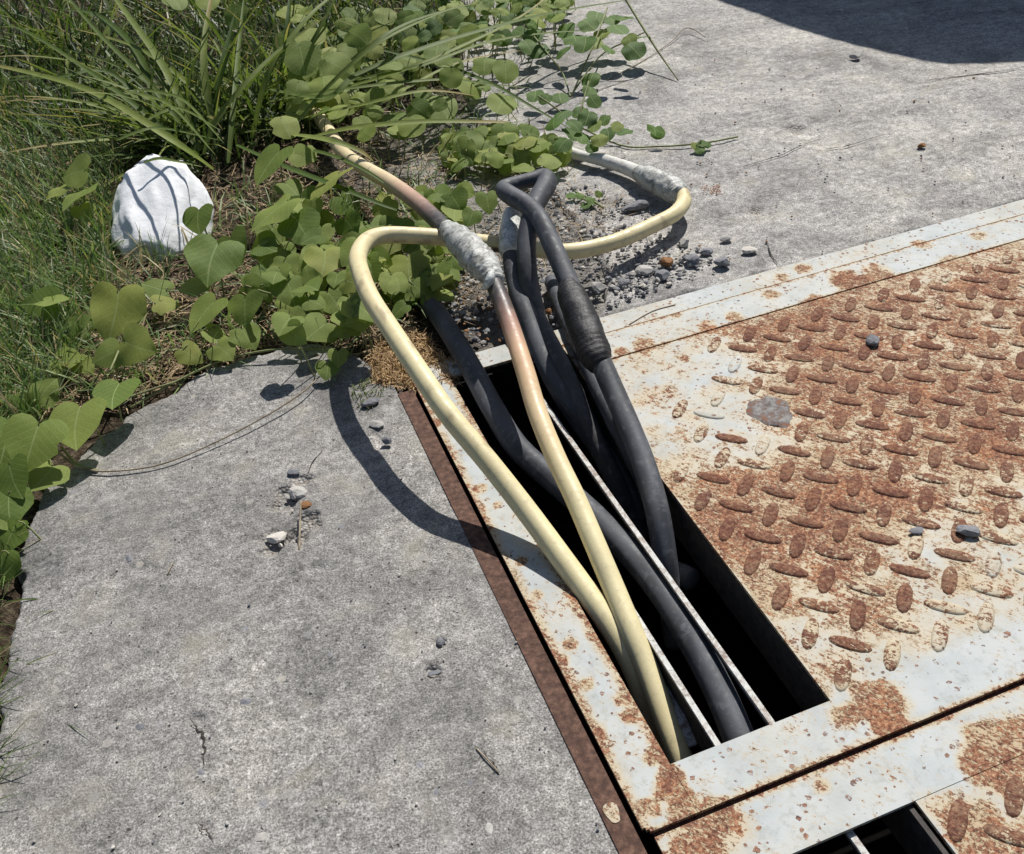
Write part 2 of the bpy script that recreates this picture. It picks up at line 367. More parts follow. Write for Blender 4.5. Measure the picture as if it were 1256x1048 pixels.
LEFT = [UVof(G(x, y)) for x, y in [(430, 436), (390, 424), (350, 424), (300, 440), (260, 452), (215, 478), (170, 505), (110, 548), (62, 590), (30, 655), (8, 760), (-6, 860)]]
LEFT = [(.23, 1.245), (.19, 1.27)] + LEFT + [(-.45, .2), (-.45, -1.5), (.23, -1.5)]
blobsL = [(*UVof(G(x, y)), rr, dd) for x, y, rr, dd in [(355, 612, .028, .010), (372, 590, .018, .006), (338, 665, .026, .009), (366, 655, .02, .012), (378, 640, .02, .008),
          (541, 789, .006, .006), (533, 824, .009, .006), (470, 540, .03, .004), (388, 700, .02, .003), (240, 885, .012, .004), (250, 1015, .012, .005), (180, 700, .015, .003), (590, 905, .02, -.0015)]]
def slab(name, us, vs, poly, blobs, z0, mat, seed, amp, label, fade=.02, clip=None):
    U, V = uvgrid(us, vs)
    d = sdist(U, V, poly) + fbm(U, V, 22, seed, 4) * .035
    Z = z0 + fbm(U, V, 4, seed + 1, 3) * amp * 1.6 + fbm(U, V, 45, seed + 2, 3) * amp * .7
    chip = np.zeros_like(Z)
    for bu, bv, br, bd in blobs:
        q = np.hypot(U - bu, V - bv) / br + fbm(U, V, 60, seed + 5, 2) * .9
        Z -= bd * 1.0 * (1 - sstep(.35, 1.0, q)); chip = np.maximum(chip, np.where(bd > .0055, 1 - sstep(.6, 1.1, q), 0))
    Z -= (1 - sstep(-.012, .004, d)) * .06
    keep = (d > -.03)
    if clip: U2 = np.clip(U, clip[0], clip[1]); V = np.clip(V, clip[2], clip[3]); U = U2
    F = gridfaces(len(us), len(vs)); k = keep.ravel()[F].any(1); F = F[k]
    used = np.unique(F); rm = np.full(U.size, -1); rm[used] = np.arange(len(used))
    o = mesh(name, uvz(U, V, Z)[used], rm[F], mat, attrs={'chip': chip.ravel()[used]})
    return tag(o, label, None, None, 'structure')
slabL = slab('concrete_paving', np.arange(-.50, .1861, .0035), np.arange(-.1, 1.50, .0035), LEFT, blobsL, 0, M['conc'], 3, .0022, 'weathered grey concrete slab left of the steel frame')
RIGHT = [(U_S1 + .045, V_OUT), (.545, 1.29)] + [UVof(G(x, y)) for x, y in [(742, 372), (748, 330), (700, 262), (655, 205), (610, 168), (575, 130), (560, 80), (585, 20)]] + [(.95, 4.2), (.95, 6), (6, 6), (6, 1.2764), (U_S1, 1.2764)]
blobsR = [(*UVof(G(x, y)), rr, dd) for x, y, rr, dd in [(1050, 72, .04, .005), (1015, 112, .03, .004), (1000, 150, .035, .005), (975, 158, .03, .0058), (1065, 180, .02, .004), (925, 258, .014, .006), (1140, 100, .03, .004), (900, 220, .014, .005)]]
slabR = slab('concrete_paving', np.arange(.44, 3.3, .0085), np.arange(V_OUT + .002, 4.9, .0085), RIGHT, blobsR, -.001, M['conc2'], 9, .005, 'pale worn concrete yard beyond the steel frame')
# the rest of the yard, lower resolution, a little lower than the detailed slabs
def flat(name, rects, z, mat, label):
    V = []; Fs = []
    for (a, b, c, d) in rects:
        i = len(V); V += [tuple(FW(a, c, z)), tuple(FW(b, c, z)), tuple(FW(b, d, z)), tuple(FW(a, d, z))]; Fs.append((i, i + 1, i + 2, i + 3))
    return tag(mesh(name, V, Fs, mat, smooth=False), label, None, None, 'structure')
flat('concrete_paving', [(U_END + .03, 14, -6, V_OUT + .03), (3.25, 14, V_OUT + .034, 4.8), (1.0, 14, 4.804, 14), (-.44, .184, -6, -.09), (.188, U_END + .026, -6, V_P2 - .034)], -.004, M['conc2'], 'the rest of the worn concrete yard around the frame')

# soil patch under the plants (height field)
us, vs = np.arange(-2.6, 1.35, .014), np.arange(.3, 5.2, .014)
U, V = uvgrid(us, vs)
Z = -.012 + fbm(U, V, 5, 21, 4) * .03 + fbm(U, V, 40, 22, 3) * .012
Z -= sstep(-.02, .05, sdist(U, V, LEFT)) * .06
dr = sdist(U, V, RIGHT); Z -= sstep(.0, .10, dr) * .08
inpit = (U > U_STRIP0 - .012) & (V < V_OUT + .02); Z = np.where(inpit, -.09, Z)
grey = sstep(.25, .5, U + fbm(U, V, 6, 30, 3) * .3) * (1 - sstep(2.0, 2.5, V))
F = gridfaces(len(us), len(vs)); cu = U.ravel()[F].mean(1); cv = V.ravel()[F].mean(1)
F = F[~((cu > U_STRIP0 - .006) & (cv < V_OUT + .012))]
tag(mesh('soil', uvz(U, V, Z), F, M['soil'], attrs={'grey': grey.ravel()}), 'dark soil and dirt between the slabs', None, None, 'structure')

# pit
def boxV(V, Fs, u0, u1, v0, v1, z0, z1, sides='tbnsew'):
    i = len(V)
    for z in (z0, z1):
        for (a, b) in ((u0, v0), (u1, v0), (u1, v1), (u0, v1)): V.append(tuple(FW(a, b, z)))
    D = dict(b=(i + 3, i + 2, i + 1, i), t=(i + 4, i + 5, i + 6, i + 7), s=(i, i + 1, i + 5, i + 4), e=(i + 1, i + 2, i + 6, i + 5), n=(i + 2, i + 3, i + 7, i + 6), w=(i + 3, i, i + 4, i + 7))
    for s in sides: Fs.append(D[s])
V, Fs = [], []
a, b, c, d = U_STRIP0 + .001, U_END + .025, V_P2 - .03, V_OUT - .001
th = .06
boxV(V, Fs, a - th, a, c - th, d + th, -.85, -.012, 'tbnsew'); boxV(V, Fs, b, b + th, c - th, d + th, -.85, -.012)
boxV(V, Fs, a, b, d, d + th, -.85, -.045); boxV(V, Fs, a, b, c - th, c, -.85, -.012); boxV(V, Fs, a - th, b + th, c - th, d + th, -.9, -.851)
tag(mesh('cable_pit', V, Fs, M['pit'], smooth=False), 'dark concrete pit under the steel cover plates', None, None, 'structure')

# ------------------------------------------------------------------ rust field over the steel, in u,v
BL = [UVof(G(x, y, ZP)) + (r, s) for x, y, r, s in [
    (830, 388, .014, .45), (945, 362, .016, .4), (985, 330, .02, .4), (1000, 372, .03, .4), (1170, 322, .03, .3), (1200, 290, .02, .3), (930, 408, .02, .3), (1010, 405, .03, .3), (840, 440, .012, .3), (520, 490, .012, .4), (535, 520, .012, .4), (610, 620, .008, .4), (660, 730, .01, .4), (720, 840, .012, .4), (745, 960, .012, .4),
    (1085, 868, .040, .75), (1040, 880, .02, .6), (820, 960, .022, .8), (835, 985, .02, .6), (800, 930, .013, .6), (800, 990, .014, .4), (880, 1000, .022, .4), (770, 880, .012, .4),
    (760, 860, .012, .35), (700, 790, .012, .45), (690, 810, .010, .4), (590, 600, .012, .4), (640, 690, .012, .4), (620, 720, .01, .3), (560, 530, .012, .35), (730, 900, .015, .3),
    (880, 1030, .05, .30), (860, 1045, .03, .3), (1215, 935, .045, .65), (1250, 930, .05, .6), (1180, 1000, .04, .3), (1008, 965, .012, .4), (790, 425, .022, .5), (760, 432, .014, .5), (870, 402, .018, .35),
    (900, 390, .02, .35), (960, 340, .02, .3), (1040, 345, .04, .5), (1080, 340, .04, .5), (1130, 300, .02, .3), (820, 600, .02, .3), (1250, 500, .2, .12), (1000, 610, .16, .10), (880, 640, .10, .1)]]
def rustf(U, V):
    r = .28 + fbm(U, V, 9, 57, 4) * .26
    chk = sstep(U_S1 - .002, U_S1 + .01, U) * sstep(V_SF - .012, V_SF + .03, V) * (1 - sstep(V_B3 - .004, V_B3 + .002, V))
    c = .67 + fbm(U, V, 3.2, 51, 3) * .30 + fbm(U, V, 18, 59, 4) * .55
    c -= .36 * sstep(.93, 1.06, V + (0.62 - U) * .35) * (1 - sstep(.62, .80, U + fbm(U, V, 7, 52, 3) * .25))      # cleaner far-left corner
    c -= .26 * (1 - sstep(.07, .17, np.hypot((U - .56), (V - .95)) + fbm(U, V, 9, 53, 2) * .08))
    c -= .27 * (1 - sstep(.53, .64, V - (U - .46) * .28 + fbm(U, V, 8, 54, 3) * .10))                               # cleaner strip near the front
    c -= .2 * sstep(1.0, 1.25, U) * sstep(.9, 1.2, V)
    c = np.where(U > U_S1, np.maximum(c, .37 + fbm(U, V, 30, 77, 3) * .45), .2)
    r = r * (1 - chk) + np.clip(c, .12, .95) * chk
    lb = (U < U_S0 + .003)
    r += np.where(lb, .34 * sstep(.018, 0, np.abs(U - U_S0)) + .32 * sstep(.018, 0, np.abs(U - U_PL)), 0)
    r += .38 * sstep(.011, 0, np.abs(V - V_GAP)) + .22 * sstep(.007, 0, np.abs(V - V_B3)) + .26 * sstep(.006, 0, np.abs(V - V_TOP))
    r += .18 * sstep(.012, 0, np.abs(U - U_S1)) * (V > V_SF)
    for bu, bv, br, bs in BL:
        r += bs * (1 - sstep(.3, 1.1, np.hypot(U - bu, V - bv) / br + fbm(U, V, 40, 60, 2) * .7))
    p2 = (V < V_GAP - .05) & (U > .47)
    r += np.where(p2, .35 * (1 - sstep(.0, .05, np.abs(V - .3))), 0)
    return np.clip(r, 0, 1)

def sheet(name, poly, parent, mat, step=.004, z=ZP, th=.0045, wav=.0006, seed=1):
    """flat steel piece with outline poly (u,v), thickness th, its top a fine grid that carries the rust field"""
    pu = [p[0] for p in poly]; pv = [p[1] for p in poly]
    us = np.unique(np.round(np.concatenate([np.arange(min(pu), max(pu), step), pu]), 5)); vs = np.unique(np.round(np.concatenate([np.arange(min(pv), max(pv), step), pv]), 5))
    U, V = uvgrid(us, vs); F = gridfaces(len(us), len(vs))
    cu = U.ravel()[F].mean(1); cv = V.ravel()[F].mean(1); F = F[sdist(cu, cv, poly) > 0]
    Zt = z + fbm(U, V, 6, seed + 70, 2) * wav
    used = np.unique(F); rm = np.full(U.size, -1); rm[used] = np.arange(len(used)); F = rm[F]
    T = uvz(U, V, Zt)[used]; B = T.copy(); B[:, 2] -= th; n = len(T)
    E = {}
    for f in F.tolist():
        for i in range(4): E[(f[i], f[(i + 1) % 4])] = 1
    side = [(b_, a_, a_ + n, b_ + n) for (a_, b_) in E if (b_, a_) not in E]
    Fs = F.tolist() + [tuple(x + n for x in reversed(f)) for f in F.tolist()] + side
    r = rustf(U.ravel()[used], V.ravel()[used]); r2 = np.clip(r + .25, 0, 1)
    nf = len(F)
    o = mesh(name, np.vstack([T, B]), Fs, mat, parent, attrs={'rust': np.concatenate([r, r2])}, smooth=False)
    return o

# fixed frame
fr = thing('steel_frame', FW(U_STRIP0, V_GAP, 0), 'fixed steel angle frame round the cover plates, brown at left, painted on the far side', 'frame')
V, Fs = [], []
boxV(V, Fs, U_STRIP0, U_PL - .0045, V_P2 - .03, V_OUT - .045, -.004, .0015)
o = mesh('left_angle', V, Fs, M['brown'], fr, smooth=False); tag(o, 'rusty brown angle along the left side')
# far angle: painted, stepped
sheet('far_angle', [(U_STRIP0 + .0285, V_TOP + .0035), (U_END, V_TOP + .0035), (U_END, V_OUT), (U_STRIP0 + .0285, V_OUT)], fr, M['paint'], seed=2, z=.0048)
V, Fs = [], []
boxV(V, Fs, U_END + .001, U_END + .028, V_P2 - .03, V_OUT, -.004, .003); boxV(V, Fs, U_STRIP0, U_END, V_P2 - .03, V_P2 - .004, -.004, .003)
mesh('outer_angle', V, Fs, M['brown'], fr, smooth=False)
V, Fs = [], []; boxV(V, Fs, U_PL + .010, U_END, V_GAP - .02, V_GAP + .02, -.004, -.0006); mesh('seam_bar', V, Fs, M['brown'], fr, smooth=False)['label'] = 'rusty cross bar seen in the seam between the two plates'
# small flake of paint left on the angle
V = [tuple(FW(U_STRIP0 + .011 + .007 * math.cos(t) * (1 + .2 * math.sin(3 * t)), .468 + .013 * math.sin(t) * (1 + .15 * math.cos(2 * t)), .0022)) for t in [i * math.tau / 14 for i in range(14)]]
o = mesh('paint_flake', V + [(a, b, .0008) for a, b, _ in V], [tuple(range(14))] + [(i, i + 14, (i + 1) % 14 + 14, (i + 1) % 14) for i in range(14)], M['paint'], fr, smooth=False, attrs={'rust': [.5] * 28})
tag(o, 'patch of pale paint left on the brown angle')
# ledge webs under the plates and the two support bars in the slot
for (u0, u1, nm) in ((U_S1 - .001, U_S1 + .004, 'support_web'), (U_STRIP0 + .003, U_STRIP0 + .008, 'support_web')):
    V, Fs = [], []; boxV(V, Fs, u0, u1, V_P2, V_OUT - .01, -.062, ZP - .0052); mesh(nm, V, Fs, M['dark'], fr, smooth=False)
def bar(name, ua, va, ub, vb, z, w_, h_, mat):
    V = []
    for (u, v) in ((ua, va), (ub, vb)):
        for (du, dz) in ((-w_ / 2, 0), (w_ / 2, 0), (w_ / 2, -h_), (-w_ / 2, -h_)): V.append(tuple(FW(u + du, v, z + dz)))
    return mesh(name, V, [(0, 1, 5, 4), (1, 2, 6, 5), (2, 3, 7, 6), (3, 0, 4, 7), (3, 2, 1, 0), (4, 5, 6, 7)], mat, fr, smooth=False)
for ua, ub, lab in ((.3815, .4005, 'longer support bar with a white top edge'), (.327, .3325, 'shorter support bar with a chipped white top edge')):
    bar('support_bar', ua, 1.20 if lab[0] == 'l' else .80, ub + (.006 if lab[0] == 'l' else .002), V_P2 + .02, -.0025, .0065, .004, M['barw'])['label'] = lab
    bar('support_web', ua, 1.20 if lab[0] == 'l' else .80, ub + (.006 if lab[0] == 'l' else .002), V_P2 + .02, -.0067, .005, (.006 if lab[0] == 'l' else .04), M['dark'])

# cover plates -------------------------------------------------------
def lugs(name, test, parent):
    V = []; Fs = []; RR = []
    prof = [(0.0, 0.0), (.25, .75), (.6, 1.0)]                            # ring inset -> height
    for i in range(-14, 20):
        for j in range(-14, 26):
            for kind in (0, 1):
                u = .8639 + .0624 * i + (.0312 if kind else 0); v = .8162 - .0605 * j - (.0302 if kind else 0)
                if not test(u, v): continue
                u += rnd.uniform(-.0008, .0008); v += rnd.uniform(-.0008, .0008)
                a = R(45 if kind == 0 else -45) + rnd.uniform(-.04, .04); Lh, Wh, Hh = .0240, .0090, .0025
                fade = 1.0; i0 = len(V); n = 12
                for (ins, hh) in prof:
                    for q in range(n):
                        t = q * math.tau / n; x = math.copysign(abs(math.cos(t)) ** .8, math.cos(t)) * (Lh - ins * .006); y = math.sin(t) * (Wh - ins * .0052)
                        V.append(tuple(FW(u + x * math.cos(a) - y * math.sin(a), v + x * math.sin(a) + y * math.cos(a), ZP - .0003 + hh * Hh)))
                for rr in range(2):
                    for q in range(n): Fs.append((i0 + rr * n + q, i0 + rr * n + (q + 1) % n, i0 + (rr + 1) * n + (q + 1) % n, i0 + (rr + 1) * n + q))
                Fs.append(tuple(i0 + 2 * n + q for q in range(n)))
                rv = float(rustf(np.array([u]), np.array([v]))[0]); RR += [min(1, rv + .10 * (1 if rv > .35 else 0) + rnd.uniform(-.08, .12))] * (3 * n)
    o = mesh(name, V, Fs, M['lug'], parent, attrs={'rust': RR}); o['label'] = 'raised tread lugs of the checker plate'
    return o
p1 = thing('cover_plate', FW(U_PL, V_GAP, 0), 'large rusty checker plate with pale borders and the slot full of cables', 'steel plate')
g = .0031
sheet('checker_sheet', [(U_S1, V_SF), (U_END, V_SF), (U_END, V_B3 - .001), (U_S1, V_B3 - .001)], p1, M['paint'], seed=3)
lugs('tread_lugs', lambda u, v: U_S1 + .018 < u < U_END - .02 and V_SF + .018 < v < V_B3 - .02 and not (math.hypot(u - .64, v - .93) < .055) and not (u < .535 and v > .90) and not (v > 1.02 and u < .58 + (v - 1.0) * .8), p1)
c_ = .012
sheet('border', [(U_PL + .001, V_GAP + c_), (U_PL + .004, V_GAP + .0065), (U_PL + .010, V_GAP + g), (U_S0 - .0005, V_GAP + g), (U_S0 - .0005, V_TOP), (U_PL + .001, V_TOP)], p1, M['paint'], step=.003, z=ZP + .0008, seed=4)
sheet('border', [(U_S0, V_GAP + g), (U_END, V_GAP + g), (U_END, V_SF - .0005), (U_S0, V_SF - .0005)], p1, M['paint'], z=ZP + .001, seed=5)
sheet('border', [(U_S1 + .0005, V_B3 + .001), (U_END, V_B3 + .001), (U_END, V_TOP), (U_S1 + .0005, V_TOP)], p1, M['paint'], z=ZP + .0012, seed=6)
# old plugged lifting hole: a worn grey disc
cu, cv = UVof(G(945, 505, ZP)); V = []; Fs = []; n = 28
for k_, (rr, hh) in enumerate([(1.0, 0), (.86, .0016), (.45, .0010), (.34, -.0002), (.12, .0014)]):
    for q in range(n):
        t = q * math.tau / n; wob = 1 + .10 * math.sin(3 * t + k_) + .07 * math.sin(7 * t + 2 * k_)
        V.append(tuple(FW(cu + .030 * rr * wob * math.cos(t), cv + .036 * rr * wob * math.sin(t), ZP + .0003 + hh)))
for r_ in range(4):
    for q in range(n): Fs.append((r_ * n + q, r_ * n + (q + 1) % n, (r_ + 1) * n + (q + 1) % n, (r_ + 1) * n + q))
Fs.append(tuple(4 * n + q for q in range(n)))
def plugmat():
    k = NT('worn_grey_weld', .75, .3); n_ = k.noise(75, 4, .7, .4); c = k.ramp(n_, [(.38, (.20, .085, .045)), (.47, (.13, .10, .09)), (.56, (.21, .205, .20)), (.72, (.30, .28, .25))]); k.color(c); k.bump(n_, .002, .8); return k.m
M['plug'] = plugmat()
mesh('lifting_plug', V, Fs, M['plug'], p1)['label'] = 'worn grey disc plugging an old lifting hole'
p2 = thing('cover_plate', FW(U_PL + .01, V_P2, 0), 'nearer checker plate at the bottom edge with a second dark slot', 'steel plate')
V2F, U2S0, U2S1 = .364, .272, .466
sheet('border', [(U_PL + .008, V2F + .0005), (U_END, V2F + .0005), (U_END, V_GAP - g), (U_PL + .008, V_GAP - g)], p2, M['paint'], z=ZP + .0004, seed=7)
sheet('checker_sheet', [(U2S1, V_P2), (U_END, V_P2), (U_END, V2F), (U2S1, V2F)], p2, M['paint'], seed=8, step=.006)
sheet('border', [(U_PL + .001, V_P2), (U2S0, V_P2), (U2S0, V2F), (U_PL + .001, V2F)], p2, M['paint'], seed=9, step=.006)
lugs('tread_lugs', lambda u, v: U2S1 + .02 < u < U_END - .02 and V_P2 + .02 < v < V2F - .012, p2)

# cracks in the slabs
def crack(parent, pts, w0, seed):
    r = random.Random(seed); P = [G(*p, .0) for p in pts]; V = []; Fs = []; L = []
    for a, b in zip(P[:-1], P[1:]):
        for i in range(5):
            q = a.lerp(b, i / 5); L.append(q + Vector((r.uniform(-1, 1), r.uniform(-1, 1), 0)) * .0022)
    L.append(P[-1])
    for i, q in enumerate(L):
        t = i / (len(L) - 1); ww = w0 * math.sin(math.pi * min(.97, max(.03, t))) * r.uniform(.4, 1.3)
        d = (L[min(i + 1, len(L) - 1)] - L[max(i - 1, 0)]).normalized(); nrm = Vector((-d.y, d.x, 0))
        V += [tuple(q + nrm * ww + Vector((0, 0, .0016))), tuple(q - nrm * ww + Vector((0, 0, .0016)))]
    for i in range(len(L) - 1): Fs.append((2 * i, 2 * i + 1, 2 * i + 3, 2 * i + 2))
    mesh('crack', V, Fs, M['crack'], parent, smooth=False)
for i, (pts, ww) in enumerate([([(233, 880), (240, 893), (249, 905), (251, 925), (249, 945)], .0016), ([(243, 1010), (252, 1018), (262, 1032)], .0014), ([(400, 548), (385, 565), (372, 590)], .0009), ([(592, 918), (602, 935), (612, 948)], .0008)]):
    crack(slabL, pts, ww, i)
for i, (pts, ww) in enumerate([([(1010, 185), (1040, 180), (1085, 165)], .0020), ([(1130, 100), (1190, 93), (1256, 84)], .0025), ([(880, 215), (960, 190), (1030, 160)], .0010), ([(620, 165), (700, 122), (800, 90)], .002), ([(940, 292), (948, 318), (956, 328)], .0012)]):
    crack(slabR, pts, ww, 20 + i)

# ================================================================== TUBES / CABLES
def catmull(P, per):
    out = []
    n = len(P)
    for i in range(n - 1):
        p0 = P[max(i - 1, 0)]; p1_ = P[i]; p2_ = P[i + 1]; p3 = P[min(i + 2, n - 1)]
        for k in range(per):
            t = k / per; t2, t3 = t * t, t * t * t
            out.append(tuple(.5 * ((2 * b) + (-a + c) * t + (2 * a - 5 * b + 4 * c - d) * t2 + (-a + 3 * b - 3 * c + d) * t3) for a, b, c, d in zip(p0, p1_, p2_, p3)))
    out.append(tuple(P[-1])); return out
def tube(name, ctrl, mat, parent, per=10, segs=18, colfn=None, radfn=None, kind=None, label=None):
    """ctrl: rows (x,y,z,radius[,t]); swept tube with round caps"""
    S = catmull(ctrl, per); V = []; Fs = []; C = []
    P = [Vector(s[:3]) for s in S]; n = len(P)
    T = [(P[min(i + 1, n - 1)] - P[max(i - 1, 0)]).normalized() for i in range(n)]
    N = T[0].orthogonal().normalized(); L = 0; first = True
    for i in range(n):
        N = (N - T[i] * N.dot(T[i])).normalized(); B = T[i].cross(N)
        if i: L += (P[i] - P[i - 1]).length
        f = i / (n - 1)
        for q in range(segs):
            a = q * math.tau / segs
            r = S[i][3] * (radfn(f, a, L) if radfn else 1)
            V.append(tuple(P[i] + (N * math.cos(a) + B * math.sin(a)) * r)); C.append(colfn(f, a, L) if colfn else (.5, .5, .5))
    for i in range(n - 1):
        for q in range(segs): Fs.append((i * segs + q, i * segs + (q + 1) % segs, (i + 1) * segs + (q + 1) % segs, (i + 1) * segs + q))
    for end, sgn in ((0, -1), (n - 1, 1)):
        b0 = end * segs; i0 = len(V)
        for q in range(segs): V.append(tuple(P[end] + (Vector(V[b0 + q]) - P[end]) * .6 + T[end] * sgn * S[end][3] * .25)); C.append(C[b0 + q])
        for q in range(segs):
            f_ = (b0 + q, b0 + (q + 1) % segs, i0 + (q + 1) % segs, i0 + q); Fs.append(f_ if sgn > 0 else tuple(reversed(f_)))
        cap = tuple(i0 + q for q in range(segs)); Fs.append(cap if sgn > 0 else tuple(reversed(cap)))
    o = mesh(name, V, Fs, mat, parent, col=C)
    if kind: o['kind'] = kind
    if label: o['label'] = label
    return o
def PX(L, r): return [(*G(x, y, h), rr if rr else r) for (x, y, h, rr) in [(t + (None,))[:4] for t in L]]
CREAM = (.74, .65, .38); CREAM2 = (.70, .585, .36)
def lerp3(a, b, t): return tuple(x + (y - x) * t for x, y in zip(a, b))
def ramp3(stops, f):
    for (p0, c0), (p1_, c1_) in zip(stops[:-1], stops[1:]):
        if f <= p1_: return lerp3(c0, c1_, (f - p0) / max(1e-6, p1_ - p0))
    return stops[-1][1]

# 1 cream cable that makes the wide loop, with its worn white conduit end
def nz(x, y, z, s): return mnoise.noise(Vector((x * s, y * s, z * s)))
c1 = thing('power_cable', G(760, 790, 0), 'cream cable making a wide loop round to a grey taped end on the right', 'cable')
def wirecol(f, a, L):
    c = CREAM
    m = nz(L * 1.0, math.cos(a), math.sin(a), 1.0) + .5 * nz(L * 14, a, 0, 1)
    c = lerp3(c, (.60, .47, .26), max(0, min(.55, m * .9)))
    if .30 < f < .42 and math.sin(a + f * 20) > .80 and nz(L * 60, 3, 1, 1) > -.05: c = (.09, .075, .055)        # printed / scraped dark dashes
    sc = nz(L * 35, a * .8, 7, 1)
    if sc > .38: c = lerp3(c, (.30, .24, .15), min(.6, (sc - .38) * 4))
    if f > .93: c = lerp3(c, (.42, .34, .2), (f - .93) * 9)
    return c
tube('jacket', PX([(832, 232, .036), (839, 246, .036), (828, 262, .038), (800, 277, .041), (762, 294, .043), (728, 304, .045), (692, 309, .052), (655, 306, .064), (620, 301, .078), (585, 297, .096), (545, 292, .112), (505, 289, .128), (470, 289, .14), (449, 297, .148), (439, 316, .152), (444, 340, .155), (456, 368, .152), (480, 405, .144), (508, 447, .134), (550, 508, .110), (600, 568, .076), (650, 632, .042), (700, 700, .014), (738, 752, -.004), (768, 800, -.024), (790, 850, -.05), (806, 900, -.085), (815, 960, -.13)], 0.0143), M['cream'], c1, per=8, colfn=wirecol, segs=20)
tube('conduit_end', PX([(676, 186, .010, 0.0106), (692, 187, .014, 0.0119), (704, 189, .016, 0.0123), (716, 192, .018, 0.0106), (740, 197, .019, 0.0131), (768, 206, .021, 0.0144), (790, 216, .026, 0.0169), (806, 224, .031, 0.0206)], 0.0131), M['conduit'], c1, per=8, colfn=lambda f, a, L: (.6, .6, .55), radfn=lambda f, a, L: 1 + .05 * nz(L * 90, math.cos(a) * 2, math.sin(a) * 2, 1), label='worn white conduit lying on the concrete')
tube('tape_wrap', PX([(782, 212, .026, 0.0152), (794, 217, .029, 0.0201), (806, 223, .032, 0.0238), (818, 229, .034, 0.0244), (828, 235, .036, 0.0226), (834, 240, .036, 0.0177)], 0.0220), M['silver'], c1, per=10, segs=26, colfn=lambda f, a, L: (.6, .6, .55), radfn=lambda f, a, L: 1 + .06 * math.sin(L * 900 + 2 * math.sin(a)) + .16 * nz(L * 60, math.cos(a) * 2.5, math.sin(a) * 2.5, 1), label='crumpled grey tape with dark holes')

# 2 cream cable with the silvery joint
c2 = thing('power_cable', G(800, 800, 0), 'cream cable with a silvery taped joint, coming out of the weeds', 'cable')
tube('jacket', PX([(368, 112, .01), (396, 150, .035), (420, 186, .055), (445, 205, .070), (478, 224, .088), (510, 247, .104), (533, 268, .118), (552, 287, .128), (570, 303, .134)], 0.0153), M['cream'], c2, per=8, segs=18,
     colfn=lambda f, a, L: ramp3([(0, CREAM2), (.46, CREAM2), (.60, (.50, .32, .23)), (.70, (.22, .14, .12)), (.79, (.04, .04, .045)), (1, (.03, .03, .035))], f + .04 * nz(L * 40, math.cos(a), math.sin(a), 1)), label='upper length, cream turning to burnt brown and black')
tube('jacket', PX([(592, 328, .136), (602, 341, .134), (612, 362, .128), (622, 388, .118), (633, 420, .108), (645, 458, .098), (660, 508, .084), (682, 562, .066), (706, 612, .050), (730, 668, .032), (753, 722, .012), (775, 775, -.004), (795, 824, -.022), (814, 876, -.040), (834, 928, -.058), (848, 965, -.075), (862, 1010, -.1)], 0.0136), M['cream'], c2, per=8, segs=20,
     colfn=lambda f, a, L: ramp3([(0, (.03, .03, .036)), (.12, (.05, .045, .05)), (.17, (.14, .10, .09)), (.22, (.40, .24, .18)), (.29, (.62, .41, .25)), (.40, (.71, .56, .33)), (.5, CREAM), (1, CREAM)], f + .025 * nz(L * 40, math.cos(a), math.sin(a), 1)), label='lower length, black then pinkish then cream')
tube('tape_joint', PX([(548, 281, .128, 0.0151), (556, 288, .131, 0.0195), (568, 299, .136, 0.0242), (580, 311, .138, 0.0254), (592, 324, .139, 0.0242), (601, 336, .138, 0.0195), (606, 346, .134, 0.0159)], 0.0236), M['silver'], c2, per=10, segs=28, colfn=lambda f, a, L: (.6, .6, .6),
     radfn=lambda f, a, L: 1 + .045 * math.sin(L * 620 + 1.5 * math.sin(a)) + .16 * nz(L * 50, math.cos(a) * 2, math.sin(a) * 2, 1), label='crumpled silvery tape round the joint')
tube('tape_flap', PX([(604, 336, .150, .0070), (600, 346, .146, .0085), (594, 352, .128, .005)], .007), M['whitetape'], c2, per=5, segs=10, colfn=lambda f, a, L: (.6,) * 3, radfn=lambda f, a, L: 1 + .3 * math.sin(2 * a))

# 3 black cable with the hairpin bend and thick wrapped sleeve
def blk(f, a, L): return lerp3((.040, .044, .052), (.092, .098, .112), max(0, min(1, .5 + 1.2 * nz(L * 16, math.cos(a) * 1.2, math.sin(a) * 1.2, 1))))
c3 = thing('power_cable', G(810, 640, 0), 'black cable bent into a tight hairpin, with a thick wrapped sleeve lower down', 'cable')
tube('jacket', PX([(676, 470, -.08), (668, 430, -.02), (657, 385, .035), (648, 340, .085), (646, 296, .122), (652, 264, .146), (661, 243, .156, .0172), (670, 227, .161, .0180), (668, 218, .164, .0160), (652, 221, .165, .0135), (632, 226, .165, .0132), (618, 232, .165, .0145), (626, 240, .164), (646, 252, .158), (664, 272, .150), (679, 304, .134), (694, 338, .118), (706, 366, .106), (720, 400, .092), (732, 432, .078), (750, 474, .060), (772, 524, .040), (790, 570, .022), (804, 618, .004), (812, 660, -.022), (820, 720, -.07), (830, 790, -.14)], 0.0160), M['black'], c3, per=8, segs=20, colfn=blk)
tube('wrapped_sleeve', PX([(697, 350, .1135, 0.0162), (700, 360, .109, 0.0209), (706, 374, .1045, 0.0232), (715, 396, .095, 0.0249), (724, 420, .085, 0.0249), (731, 438, .077, 0.0232), (736, 449, .071, 0.0174)], 0.0232), M['shrink'], c3, per=12, segs=26, colfn=lambda f, a, L: (.03,) * 3,
     radfn=lambda f, a, L: 1 + .014 * math.sin(L * 760 + 1.2 * math.sin(a)) + .07 * nz(L * 45, math.cos(a) * 2, math.sin(a) * 2, 1), label='thick wrinkled wrap of black tape')
